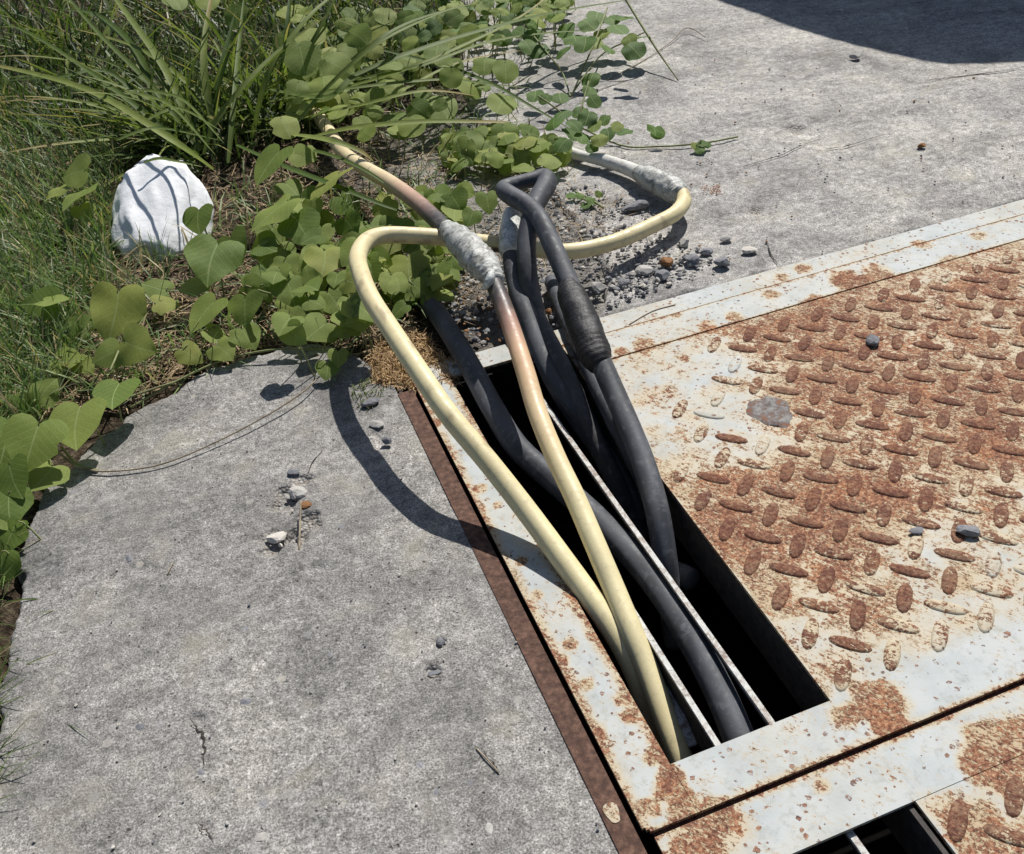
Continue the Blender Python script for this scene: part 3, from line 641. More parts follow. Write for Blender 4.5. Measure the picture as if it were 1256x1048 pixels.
# 4 thick black cable low in the slot
c4 = thing('power_cable', G(880, 860, -.02), 'thickest black cable, running low from the dead tuft along the middle of the slot', 'cable')
tube('jacket', PX([(505, 340, -.01), (528, 372, .006), (552, 408, .020), (578, 452, .020), (604, 500, .014), (634, 548, -.002), (680, 590, -.018), (728, 633, -.026), (776, 682, -.028), (820, 738, -.028), (856, 798, -.029), (884, 852, -.033), (906, 905, -.040), (926, 960, -.06)], .0175), M['black'], c4, per=8, segs=20, colfn=blk)
# 5 black cable with white taped end standing among the weeds
c5 = thing('power_cable', G(720, 520, 0), 'black cable whose upright end is wrapped in white tape, behind the cream loop', 'cable')
tube('jacket', PX([(628, 285, .100, 0.0121), (628, 315, .085), (634, 350, .066), (648, 390, .046), (664, 432, .024), (686, 478, .000), (714, 520, -.03), (750, 570, -.07), (790, 640, -.13)], 0.0161), M['black'], c5, per=8, segs=18, colfn=blk)
tube('white_tape', PX([(630, 262, .118, 0.0173), (629, 268, .114, 0.0188), (628, 285, .103, 0.0210), (627, 303, .093, 0.0218), (627, 312, .088, 0.0188)], 0.0195), M['whitetape'], c5, per=8, segs=20, colfn=lambda f, a, L: (.7,) * 3, radfn=lambda f, a, L: 1 + .08 * nz(L * 60, math.cos(a) * 2, math.sin(a) * 2, 1), label='white tape wrapped round the cable end')
# 6 greyish black cable next to it
c6 = thing('power_cable', G(700, 480, 0), 'greyish black cable between the white taped end and the thick black sleeve, going down steeply', 'cable')
def gry(f, a, L): return lerp3((.05, .05, .053), (.085, .085, .09), max(0, min(1, .5 + nz(L * 16, math.cos(a), math.sin(a), 1))))
tube('jacket', PX([(634, 300, -.005, .012), (640, 330, .022), (648, 366, .036), (664, 402, .036), (684, 440, .022), (706, 486, -.004), (730, 540, -.04), (760, 600, -.09), (790, 660, -.15)], .0150), M['black'], c6, per=8, segs=18, colfn=gry)
# 7 dark cable in the shade at the right side of the slot and 8 a bare cable stub
c7 = thing('power_cable', G(740, 520, 0), 'dark ribbed cable shaded below the wrapped sleeve at the right side of the slot', 'cable')
tube('jacket', PX([(676, 345, -.006), (690, 380, .010), (706, 415, .018), (724, 455, .016), (745, 500, .000), (768, 545, -.03), (795, 605, -.07), (820, 680, -.13)], .0130), M['black'], c7, per=10, segs=18, colfn=blk, radfn=lambda f, a, L: 1 + .05 * math.sin(L * 900))
c8 = thing('cable_stub', G(842, 712, -.06), 'rounded dark grey cable end lying in the shade of the slot', 'cable end')
tube('jacket', PX([(800, 690, -.075), (822, 700, -.070), (838, 706, -.066), (848, 712, -.064)], .0150), M['black'], c8, per=6, segs=16, colfn=lambda f, a, L: (.10, .095, .09))
c9 = thing('metal_strip', G(838, 900, -.03), 'bent pale metal strip beside the foot of the cream cable in the slot', 'metal strip')
V, Fs = [], []
for i, (x, y, h) in enumerate([(796, 800, -.03), (822, 856, -.034), (838, 886, -.036), (850, 914, -.045)]):
    p = G(x, y, h); V += [tuple(p - UD * .005), tuple(p + UD * .005), tuple(p + UD * .005 - Vector((0, 0, .003))), tuple(p - UD * .005 - Vector((0, 0, .003)))]
for i in range(3):
    for q in range(4): Fs.append((i * 4 + q, i * 4 + (q + 1) % 4, i * 4 + 4 + (q + 1) % 4, i * 4 + 4 + q))
mesh('strip', V, Fs, M['barw'], c9, smooth=False)

# ================================================================== STONES
def ico(sub):
    import bmesh
    bm = bmesh.new(); bmesh.ops.create_icosphere(bm, subdivisions=sub, radius=1)
    V = [v.co.copy() for v in bm.verts]; Fs = [tuple(v.index for v in f.verts) for f in bm.faces]; bm.free(); return V, Fs
ICO = {k: ico(k) for k in (1, 2, 3, 5)}
def stoneV(seed, dims, sub=2, planes=9, dmin=.55):
    r = random.Random(seed); V0, Fs = ICO[sub]
    pl = []
    for _ in range(planes):
        n = Vector((r.gauss(0, 1), r.gauss(0, 1), r.gauss(0, 1))).normalized(); pl.append((n, r.uniform(dmin, .88)))
    out = []
    for v in V0:
        p = v.copy()
        for n, d in pl:
            k = p.dot(n) - d
            if k > 0: p -= n * k
        p += Vector((r.uniform(-1, 1), r.uniform(-1, 1), r.uniform(-1, 1))) * .03
        out.append(Vector((p.x * dims[0], p.y * dims[1], p.z * dims[2])))
    return out, Fs
def stone(px, py, sx, sy, mat, label, z=0, rot=0, seed=0, hz=.6, name='stone', cat='stone'):
    p = G(px, py, z); m = mpp(p) / 2
    V, Fs = stoneV(seed, (sx * m, sy * m * 1.25, min(sx, sy) * m * hz * .95), 2)
    zz = min(v.z for v in V); Rm = Matrix.Rotation(rot, 3, 'Z')
    V = [Rm @ v for v in V]
    o = mesh(name, [(v.x, v.y, v.z - zz * .85) for v in V], Fs, mat, smooth=False); o.location = p
    return tag(o, label, cat)
stone(1070, 421, 17, 27, M['st_dark'], 'upright dark flat stone on the rusty plate, farthest of the three there', ZP, R(-28), 1, .6)
stone(1124, 652, 22, 12, M['st_dark'], 'dark flat pebble on the rusty plate, left one of the lower pair', ZP + .002, .1, 2, .5)
stone(1187, 654, 30, 18, M['st_dark'], 'larger dark pebble on the rusty plate, right one of the lower pair', ZP + .002, -.3, 3, .6)
stone(781, 257, 34, 17, M['st_dark'], 'bluish angular stone in the shade under the taped end of the cream loop', 0, .1, 4, .8)
stone(919, 309, 26, 11, M['st_pale'], 'smooth pale pebble on the concrete, rightmost beyond the steel frame', 0, .1, 5, .7)
stone(886, 326, 24, 16, M['st_dark'], 'dark broken stone just left of the pale pebble', 0, -.4, 6, .9)
stone(891, 295, 18, 10, M['st_mid'], 'small flat grey stone beyond the dark broken stone', 0, .2, 7, .7)
stone(818, 326, 17, 16, M['st_rust'], 'rust coloured round stone in the gravel', 0, 0, 8, 1.0)
stone(839, 301, 18, 13, M['st_mid'], 'brownish grey stone beside the rightmost bend of the cream loop shadow', 0, .5, 9, .9)
stone(848, 322, 19, 17, M['st_dark'], 'dark angular stone right of the rust coloured one', 0, 1, 10, .8)
stone(866, 311, 22, 14, M['st_dark'], 'flat slate coloured stone between the gravel and the dark broken stone', 0, .2, 11, .6)
stone(733, 357, 24, 16, M['st_mid'], 'pale grey block of gravel right next to the wrapped sleeve', -.004, .3, 12, .9)
stone(812, 342, 26, 16, M['st_dark'], 'dark stone at the near end of the gravel, below the rust coloured one', -.002, .8, 13, .8)
stone(790, 336, 24, 16, M['st_mid'], 'grey angular stone in the gravel left of the rust coloured one', -.002, .2, 14, .8)
stone(765, 350, 22, 14, M['st_dark'], 'bluish stone in the gravel near the steel frame', -.002, 1.2, 15, .8)
stone(340, 662, 28, 17, M['st_pale'], 'pale chip in the broken hollow of the left slab, nearest the viewer', -.003, .2, 16, .6)
stone(366, 606, 22, 22, M['st_mid'], 'bluish grey chip in the upper part of the broken hollow', -.003, .9, 17, .5)
stone(376, 622, 14, 14, M['st_rust'], 'small reddish chip in the broken hollow of the left slab', -.003, 0, 18, .6)
stone(361, 581, 17, 11, M['st_dark'], 'dark chip at the top of the broken hollow', 0, 0, 19, .7)
stone(541, 789, 12, 11, M['st_dark'], 'tiny dark stone alone on the left slab near the brown angle', 0, 0, 20, .7)
stone(532, 826, 20, 7, M['st_dark'], 'thin dark chip lying on the left slab below the tiny stone', -.001, .1, 21, .5)
stone(455, 496, 25, 13, M['st_dark'], 'dark stone under the dead tuft at the slab corner', 0, .5, 22, .8)
stone(475, 544, 15, 13, M['st_dark'], 'dark purple pebble right of the cable shadow on the left slab', 0, .1, 23, .8)
stone(462, 522, 26, 12, M['st_mid'], 'pale bluish chip between the dead tuft and the purple pebble', 0, -.5, 24, .5)
stone(533, 974, 17, 17, M['st_dark'], 'purplish stone set flush in the left slab near its lower edge', -.0030, 0, 25, .4)
stone(593, 980, 26, 22, M['st_mid'], 'pale bluish stone set flush in the left slab near its lower edge', -.0052, .4, 26, .4)
for (x, y, a, b, mt, lb) in [(159, 686, 11, 13, 'st_dark', 'small bluish stone flush in the slab, left of the hollow'), (302, 862, 15, 15, 'st_dark', 'bluish stone flush in the slab, right of the crack'), (172, 892, 13, 9, 'st_dark', 'small dark stone flush in the slab, left of the crack'),
                         (320, 1030, 20, 16, 'st_mid', 'pale grey stone flush in the slab at its bottom edge'), (600, 1016, 12, 20, 'st_mid', 'long pale stone flush in the slab under the pale bluish one'), (248, 950, 10, 12, 'st_dark', 'tiny bluish stone flush in the slab between both cracks')]:
    stone(x, y, a, b, M[mt], lb, -.16 * min(a, b) * .001, .3, x, .4)
stone(1049, 71, 17, 10, M['st_mid'], 'small grey stone on the far concrete below the big shadow', 0, 0, 27, .7)
stone(1130, 181, 13, 8, M['st_rust'], 'small brown clod on the concrete midway between shadow and steel frame', 0, 0, 28, .8, cat='clod')

def scatter_stones(name, n, fn, smin, smax, mats, label, sub=1):
    V = []; Fs = []; mi = []
    for i in range(n):
        p = fn()
        if p is None: continue
        s = smin + (smax - smin) * rnd.random() ** 2.2
        v, f = stoneV(1000 + i % 37, (s * rnd.uniform(.7, 1.2), s * rnd.uniform(.6, 1), s * rnd.uniform(.45, .8)), sub, 7)
        Rm = Matrix.Rotation(rnd.uniform(0, 6.28), 3, 'Z'); b = len(V)
        V += [tuple(Rm @ q + p + Vector((0, 0, s * .3))) for q in v]; Fs += [tuple(a + b for a in t) for t in f]
        mi += [rnd.randrange(len(mats))] * len(f)
    return tag(mesh(name, V, Fs, mats, smooth=False, matidx=mi), label, 'gravel', None, 'stuff')
def inpoly(x, y, P):
    ins = False
    for (ax, ay), (bx, by) in zip(P, P[1:] + P[:1]):
        if (ay > y) != (by > y) and x < (bx - ax) * (y - ay) / (by - ay) + ax: ins = not ins
    return ins
def pick(P, z=-.004):
    xs = [p[0] for p in P]; ys = [p[1] for p in P]
    def f():
        for _ in range(50):
            x, y = rnd.uniform(min(xs), max(xs)), rnd.uniform(min(ys), max(ys))
            if inpoly(x, y, P): return G(x, y, z)
    return f
GRAVEL = [(745, 380), (730, 355), (700, 320), (665, 335), (560, 400), (540, 320), (600, 240), (660, 230), (720, 230), (790, 250), (835, 290), (875, 320), (850, 342), (780, 365)]
scatter_stones('gravel', 1700, pick(GRAVEL, .001), .0014, .0066, [M['st_dark'], M['st_mid'], M['st_mid'], M['st_pale'], M['st_dark']], 'grey gravel and grit round the cables where they leave the slot')
scatter_stones('gravel', 70, pick([(745, 385), (700, 340), (790, 325), (850, 325), (820, 350)], .001), .003, .008, [M['st_dark'], M['st_mid'], M['st_dark']], 'coarser dark gravel along the far rim of the steel frame', sub=2)
scatter_stones('grit', 260, pick([(640, 180), (700, 100), (870, 40), (1250, 90), (1250, 240), (900, 345), (760, 300)], .001), .0012, .0042, [M['st_dark'], M['st_mid'], M['st_rust']], 'loose grit scattered over the far concrete')
scatter_stones('grit', 120, pick([(350, 430), (490, 470), (750, 1040), (20, 1040), (20, 760), (120, 560)], .001), .0009, .0028, [M['st_dark'], M['st_mid'], M['st_pale']], 'loose grit scattered over the left slab')
scatter_stones('grit', 26, pick([(320, 640), (350, 570), (385, 590), (392, 650), (360, 690), (325, 680)], -.003), .002, .006, [M['st_pale'], M['st_mid'], M['st_mid']], 'broken chips of concrete in the hollow of the left slab')

scatter_stones('gravel', 360, pick([(535, 335), (640, 320), (735, 390), (690, 408), (600, 428), (540, 405)], -.002), .0025, .0085, [M['st_mid'], M['st_dark'], M['st_mid'], M['st_dark'], M['st_rust']], 'gravel and debris between the cables at the far end of the slot')
# ================================================================== WHITE PAPER WAD
rp = G(200, 306, -.012); m = mpp(rp)
r_ = random.Random(5); V0, Fs = ICO[5]
pl = [(Vector((0.03, -.42, .90)).normalized(), .56), (Vector((.60, -.50, .62)).normalized(), .74), (Vector((-.62, -.35, .7)).normalized(), .78), (Vector((-.2, -.93, .1)).normalized(), .80)]
Vr = []
for v in V0:
    p = v.copy()
    for n_, d in pl:
        k = p.dot(n_) - d
        if k > 0: p -= n_ * k * .85
    q = p * 2.3
    crease = abs(mnoise.noise(q * .7 + Vector((3, 1, 7)))) * .26 + abs(mnoise.noise(q * 1.7 + Vector((9, 4, 2)))) * .08
    p *= 1 - crease + .12
    ty = (p.y + 1) / 2; wd = 1.0 - .42 * max(0, ty - .45) ** 1.1 - .45 * max(0, .30 - ty)
    Vr.append(Vector((p.x * .098 * wd, p.y * .142 + .080, p.z * .082 + .046 + p.y * .050)))
o = mesh('paper_wad', Vr, Fs, M['rag'], smooth=True); o.location = rp; o.rotation_euler = (R(-8), 0, R(6)); o.data.polygons.foreach_set('use_smooth', [True] * len(o.data.polygons))
tag(o, 'crumpled white paper wad lying in the weeds at the left', 'litter')

# ================================================================== PLANTS
def uvlayer(me, uvs):
    ul = me.uv_layers.new(name='UVMap'); li = [0] * len(me.loops); me.loops.foreach_get('vertex_index', li)
    ul.data.foreach_set('uv', np.array([uvs[i] for i in li], np.float32).ravel())
HALF = [(.0, .10), (.07, .015), (.18, -.05), (.31, -.055), (.42, .01), (.49, .12), (.515, .26), (.49, .41), (.42, .56), (.32, .70), (.20, .83), (.09, .93), (.0, 1.0)]
OVAL = [(.0, .04), (.07, .0), (.18, -.01), (.30, .04), (.40, .13), (.465, .26), (.49, .42), (.475, .58), (.42, .73), (.33, .85), (.21, .94), (.10, .985), (.0, 1.0)]
def leafmesh(name, seed, kind, mat):
    r = random.Random(seed); H = HALF if kind == 'heart' else OVAL; n = len(H); ns = 4; V = []; UV = []; Fs = []
    asym = r.uniform(-.07, .07); curl = r.uniform(.02, .30); fold = r.uniform(-.02, .16); wav = r.uniform(.015, .05); ph = r.uniform(0, 6); wk = r.uniform(.92, 1.08); bite = r.random() < .35; bi = r.randrange(4, 9); bs = r.choice((-1, 1))
    for i in range(n):
        ox, oy = H[i]; my = H[0][1] + (1 - H[0][1]) * (i / (n - 1)) ** 1.0
        for j in range(-ns, ns + 1):
            f = abs(j) / ns; sg = 1 if j > 0 else -1
            wob = 1 + .035 * math.sin(i * 1.9 + ph + sg)
            if bite and i == bi and sg == bs and f > .7: wob *= .80
            x = ox * f * wob * wk * sg; y = my + (oy - my) * f
            z = fold * abs(x) * 1.3 - curl * (y - .35) ** 2 + wav * math.sin(8 * y + ph + sg) * abs(x) * 2.5 - .22 * x * x * (1 + .6 * math.sin(ph)) - .018 * abs(math.sin(math.pi * 7 * (y - abs(x) * .8))) * min(1, abs(x) * 5)
            V.append((x + asym * math.sin(math.pi * max(0, y)), y - .1, z)); UV.append((.5 + x, y))
    w_ = 2 * ns + 1
    for i in range(n - 1):
        for j in range(w_ - 1): Fs.append((i * w_ + j, i * w_ + j + 1, (i + 1) * w_ + j + 1, (i + 1) * w_ + j))
    me = bpy.data.meshes.new(name); me.from_pydata(V, [], Fs); me.materials.append(mat); me.polygons.foreach_set('use_smooth', [True] * len(Fs)); uvlayer(me, UV); return me
HEART = [leafmesh('heart_leaf', 10 + i, 'heart', M['leaf']) for i in range(12)]
ROUND = [leafmesh('round_leaf', 40 + i, 'round', M['leaf']) for i in range(5)]
SMALL = [leafmesh('small_leaf', 70 + i, 'round', M['leaf_d']) for i in range(5)]
def put_leaf(parent, px, py, h, size, ang, meshes, tilt=.45, stems=None):
    """size: leaf length in photograph pixels; ang: where the tip points in the picture (degrees clockwise from right)"""
    p = G(px, py, h); m_ = mpp(p)
    n = Vector((rnd.gauss(0, .26), rnd.gauss(0, .26) - tilt, 1)).normalized()
    d = RT * math.cos(R(ang)) - UP * math.sin(R(ang)); d = (d - n * d.dot(n)); fs = d.length; d.normalize()
    x = d.cross(n)
    o = bpy.data.objects.new('leaf', rnd.choice(meshes)); SC.collection.objects.link(o)
    s = size * .95 * m_ * (1 / max(.88, fs)); wdt = rnd.uniform(.92, 1.12)
    base = p - d * s * .42
    Mx = Matrix((( -x.x * s * -1, d.x * s, n.x * s, 0), (x.y * s, d.y * s, n.y * s, 0), (x.z * s, d.z * s, n.z * s, 0), (0, 0, 0, 1)))
    Mx = Matrix(((x.x * s * wdt, d.x * s, n.x * s, base.x), (x.y * s * wdt, d.y * s, n.y * s, base.y), (x.z * s * wdt, d.z * s, n.z * s, base.z), (0, 0, 0, 1)))
    o.parent = parent; Mx.translation = base - Vector(parent.location); o.matrix_local = Mx
    if stems is not None:
        root = Vector((base.x + rnd.uniform(-.03, .03), base.y + rnd.uniform(-.02, .04), -.005)); stems.append((root, base.copy(), .0011 + s * .006))
    return o
def thin_tubes(name, segs_, mat, parent, kind=None, label=None, n=5, arch=.02):
    V = []; Fs = []
    for (a, b, r) in segs_:
        L = b - a; N = L.orthogonal().normalized(); B = L.normalized().cross(N); i0 = len(V); K = 5
        for i in range(K):
            t = i / (K - 1); c = a.lerp(b, t) + Vector((0, 0, arch * math.sin(math.pi * t)))
            for q in range(n): an = q * math.tau / n; V.append(tuple(c + (N * math.cos(an) + B * math.sin(an)) * r * (1 - .3 * t)))
        for i in range(K - 1):
            for q in range(n): Fs.append((i0 + i * n + q, i0 + i * n + (q + 1) % n, i0 + (i + 1) * n + (q + 1) % n, i0 + (i + 1) * n + q))
    o = mesh(name, V, Fs, mat, parent)
    if kind: o['kind'] = kind
    return o
def vine(name, label, loc, leaves, runner=None, fill=None, nfill=0, meshes=HEART, fs=(22, 40), fh=(.02, .09), cat='vine', tilt=.45, group=None, mat='stem'):
    t = thing(name, loc, label, cat, group); st = []
    for L in leaves: put_leaf(t, L[0], L[1], L[4] if len(L) > 4 else rnd.uniform(.03, .07), L[2], L[3], meshes if len(L) < 6 else L[5], tilt, st)
    for _ in range(nfill):
        f = pick(fill, 0)(); h = rnd.uniform(*fh)
        # keep inside the patch as seen from where the photo was taken
        q = f - CAM; k_ = q.dot(FWD); x, y = CX + F_PX * q.dot(RT) / k_, CY - F_PX * q.dot(UP) / k_
        put_leaf(t, x, y, h, rnd.uniform(*fs), rnd.uniform(20, 160) if rnd.random() < .75 else rnd.uniform(0, 360), meshes, tilt * rnd.uniform(.2, 1.6), st)
    thin_tubes('leaf_stalks', st, M[mat], t, kind='stuff') if st else None
    for rn in (runner or []):
        tube('runner', PX(rn, .0019), M[mat], t, per=6, segs=6, colfn=lambda f, a, L: (.3, .3, .1))
    return t
# along the left slab edge
vine('creeping_vine', 'heart leaved vine at the left edge, spilling over the corner of the slab', G(60, 520), [
    (137, 386, 76, 95, .10), (171, 424, 52, 20, .07), (128, 436, 40, 150, .06), (143, 485, 56, 85, .055), (97, 524, 66, 80, .055), (58, 478, 38, 300, .04), (38, 548, 70, 100, .07), (6, 545, 62, 95, .06), (20, 590, 55, 60, .05),
    (52, 585, 46, 110, .03), (12, 625, 50, 80, .03), (85, 441, 44, 10, .03), (46, 372, 52, 180, .06), (70, 368, 40, 10, .07), (95, 400, 36, 200, .03), (30, 500, 36, 80, .02), (105, 450, 30, 40, .02)],
    runner=[[(160, 395, .07), (150, 420, .065), (135, 455, .06)], [(75, 548, .03), (95, 570, .008), (120, 577, .003)], [(210, 470, .01), (150, 490, .02), (90, 510, .02), (30, 560, .02), (-20, 620, .02)]])
vine('creeping_vine', 'vine leaves hanging down the extreme left edge of the slab into its shade', G(10, 650), [(10, 662, 46, 95, .015), (0, 700, 46, 90, .010), (14, 640, 38, 60, .02)],
     meshes=HEART)
vine('creeping_vine', 'pair of vine leaves in the fine grass left of the paper wad', G(88, 240), [(90, 213, 42, 180, .10), (92, 243, 48, 90, .08), (70, 235, 36, 120, .07), (104, 262, 30, 60, .05)])
vine('creeping_vine', 'vine patch between the paper wad and the slab corner', G(300, 330), [
    (262, 322, 68, 100, .08), (290, 306, 46, 60, .07), (250, 388, 56, 110, .06), (300, 382, 46, 80, .06), (245, 272, 40, 80, .08), (330, 262, 66, 120, .10), (372, 284, 52, 60, .08), (395, 322, 48, 90, .07), (356, 398, 40, 80, .05),
    (410, 372, 44, 60, .06), (388, 405, 40, 130, .05), (435, 388, 42, 40, .06), (330, 205, 60, 110, .12), (398, 228, 58, 95, .11), (358, 232, 34, 60, .08), (375, 192, 34, 20, .10), (235, 350, 40, 160, .05), (190, 352, 36, 190, .04), (205, 372, 30, 340, .03),
    (268, 412, 34, 20, .035), (305, 415, 36, 60, .03), (236, 436, 34, 30, .03), (275, 432, 34, 45, .025), (440, 345, 40, 70, .05), (352, 330, 36, 80, .05), (318, 340, 34, 40, .04), (430, 312, 40, 120, .08), (400, 455, 26, 90, .02), (415, 440, 24, 90, .03)],
    runner=[[(420, 432, .01), (350, 428, .02), (280, 440, .012), (220, 466, .008), (160, 500, .006)], [(300, 350, .04), (330, 360, .05), (380, 370, .04), (430, 400, .03)]],
    fill=[(340, 250), (430, 250), (460, 300), (450, 400), (400, 420), (330, 410), (300, 340)], nfill=62, fs=(26, 44))
vine('creeping_vine', 'vine patch behind the cream loop, under the silvery joint', G(500, 330), [
    (475, 262, 36, 60, .05), (505, 285, 34, 100, .05), (560, 250, 34, 60, .05), (545, 240, 30, 30, .06), (500, 330, 44, 80, .04), (520, 300, 40, 50, .04), (475, 300, 40, 110, .05), (560, 262, 34, 100, .04), (480, 350, 36, 90, .04), (535, 340, 36, 80, .03), (505, 360, 34, 70, .02)],
    fill=[(450, 250), (560, 230), (600, 250), (570, 330), (540, 370), (480, 390), (455, 340)], nfill=70, fs=(24, 38), fh=(.0, .05))
vine('creeping_vine', 'round leaved vine high in the tall grass at the top centre', G(440, 120), [
    (370, 72, 48, 80, .16, ROUND), (478, 80, 34, 30, .15, ROUND), (438, 46, 36, 40, .17, ROUND), (415, 82, 44, 20, .14, ROUND), (395, 108, 40, 80, .12, ROUND), (363, 112, 34, 100, .12, ROUND), (430, 68, 40, 20, .14, ROUND), (538, 132, 42, 60, .06, ROUND),
    (350, 155, 36, 70, .12, ROUND), (372, 190, 30, 90, .1, ROUND), (620, 88, 34, 90, .08, ROUND), (594, 80, 28, 90, .07, ROUND), (615, 128, 34, 110, .05, ROUND), (592, 105, 22, 60, .05, ROUND), (215, 2, 32, 60, .2, ROUND), (255, 3, 28, 60, .2, ROUND), (290, 20, 34, 80, .2, ROUND)],
    fill=[(340, 10), (560, 10), (600, 60), (560, 140), (470, 170), (350, 140)], nfill=90, fs=(18, 36), fh=(.03, .13), meshes=ROUND)
vine('creeping_vine', 'low vine patch beyond the hairpin of the black cable', G(600, 180), [(690, 195, 24, 100, .03), (660, 180, 28, 80, .04), (575, 175, 36, 80, .04), (600, 190, 36, 100, .03), (640, 185, 34, 60, .03), (620, 165, 34, 80, .04)],
     fill=[(545, 165), (650, 150), (700, 170), (690, 205), (610, 215), (545, 205)], nfill=60, fs=(18, 32), fh=(.0, .05), meshes=ROUND)
vine('leafy_weed', 'mass of tiny leaves at the very top, between the tall grass and the concrete', G(590, 20), [], fill=[(520, -30), (700, -30), (690, 20), (640, 45), (560, 60), (500, 40)], nfill=150, fs=(12, 24), fh=(.02, .12), meshes=ROUND + SMALL, cat='weed')
# small weeds spreading on the concrete
def weed(label, base, tips, leaves, n=SMALL):
    t = thing('small_weed', G(*base), label, 'weed'); st = []
    for L in leaves: put_leaf(t, L[0], L[1], L[4], L[2], L[3], n, .25, None)
    for tp in tips: tube('stem', PX(tp, .0021), M['stem'], t, per=6, segs=6, colfn=lambda f, a, L: (.2, .2, .1))
    return t
lv = []
for (x, y) in [(655, 45), (648, 58), (662, 62), (680, 20), (695, 38), (733, 22), (738, 42), (760, 36), (772, 50), (785, 45), (778, 62), (728, 52), (716, 55), (745, 60), (690, 65), (705, 48), (722, 30), (750, 25), (765, 22)]: lv.append((x, y, rnd.uniform(20, 28), rnd.uniform(50, 130), rnd.uniform(.06, .10)))
weed('sprawling weed of small paired leaves, farthest out on the concrete at the top', (700, 115), [[(700, 120, .0), (690, 90, .03), (675, 70, .06), (655, 45, .09)], [(700, 120, 0), (715, 85, .05), (730, 50, .09), (745, 10, .12)], [(700, 118, 0), (735, 70, .05), (770, 50, .08), (790, 40, .09)]], lv)
lv = []
for (x, y) in [(724, 98), (722, 112), (655, 118), (668, 122), (688, 120), (715, 125), (730, 125), (710, 138), (690, 140), (720, 145), (757, 156), (765, 162), (730, 155), (742, 148), (705, 155), (715, 170), (700, 165), (725, 182), (735, 172), (690, 178), (745, 165), (680, 150), (808, 163), (803, 160)]: lv.append((x, y, rnd.uniform(16, 24), rnd.uniform(50, 130), rnd.uniform(.02, .07)))
weed('bushy small weed just behind the worn white conduit', (712, 165), [[(712, 170, 0), (712, 140, .04), (722, 100, .08)], [(712, 170, 0), (690, 140, .03), (660, 118, .06)], [(712, 170, 0), (740, 165, .02), (765, 158, .03)], [(700, 150, .02), (760, 178, .004), (805, 180, .003), (860, 176, .006), (905, 168, .004)]], lv)
weed('tiny sprig of a few leaves alone on the concrete', (857, 186), [[(857, 188, 0), (856, 180, .01), (860, 172, .02)]], [(853, 180, 12, 90, .01), (862, 176, 13, 60, .015), (858, 184, 12, 120, .008), (868, 178, 10, 20, .01)])
weed('low green sprig under the taped conduit, on the gravel', (720, 245), [[(705, 235, 0), (725, 245, .006), (740, 255, .01)]], [(712, 240, 12, 20, .01), (725, 246, 14, 60, .012), (700, 240, 14, 160, .01), (735, 238, 10, 330, .01), (718, 252, 12, 100, .008)])

# long grass blades -----------------------------------------------------
def blademesh(seed):
    r = random.Random(seed); n = 12; V = []; UV = []; Fs = []; dr = r.uniform(.15, .95); tw = r.uniform(-.8, .8); sb = r.uniform(-.12, .12)
    for i in range(n):
        t = i / (n - 1); y = t * (1 - .18 * dr * t); z = -dr * .55 * t ** 2.2; wd = .5 * min(1, .45 + 2.4 * t) * (1 - t ** 2.6) + .012
        a = tw * t; xo = sb * t * t
        for s in (-1, 0, 1):
            x, zz = s * wd * math.cos(a), s * wd * math.sin(a) * .03 + abs(s) * wd * .012
            V.append((x, y, z + zz)); UV.append((.5 + s / 2, t))
            V[-1] = (V[-1][0] + xo * 40, V[-1][1], V[-1][2])
    for i in range(n - 1):
        for j in range(2): Fs.append((i * 3 + j, i * 3 + j + 1, i * 3 + j + 4, i * 3 + j + 3))
    me = bpy.data.meshes.new('grass_blade'); me.from_pydata(V, [], Fs); me.materials.append(M['blade']); me.polygons.foreach_set('use_smooth', [True] * len(Fs)); uvlayer(me, UV); return me
BLADES = [blademesh(200 + i) for i in range(14)]
def blade_at(parent, base, d, L, wd):
    d = d.normalized(); sidev = d.cross(Vector((0, 0, 1))).normalized(); n = sidev.cross(d)
    if n.z < 0: n = -n
    sidev = d.cross(n)
    o = bpy.data.objects.new('blade', rnd.choice(BLADES)); SC.collection.objects.link(o); o.parent = parent
    b = base - Vector(parent.location)
    o.matrix_local = Matrix(((sidev.x * wd, d.x * L, n.x * L, b.x), (sidev.y * wd, d.y * L, n.y * L, b.y), (sidev.z * wd, d.z * L, n.z * L, b.z), (0, 0, 0, 1)))
    return o
def clump(label, px, py, n, Lr, spread, wr=(.005, .013), bias=(0, 0), el=(15, 75), rad=.05):
    c = G(px, py, -.01); t = thing('grass_clump', c, label, 'grass')
    for _ in range(n):
        a = rnd.uniform(0, math.tau); e = R(rnd.uniform(*el)); d = Vector((math.cos(a) * math.cos(e) + bias[0], math.sin(a) * math.cos(e) + bias[1], math.sin(e)))
        b = c + Vector((rnd.gauss(0, rad), rnd.gauss(0, rad), 0)); blade_at(t, b, d, rnd.uniform(*Lr), rnd.uniform(*wr))
    return t
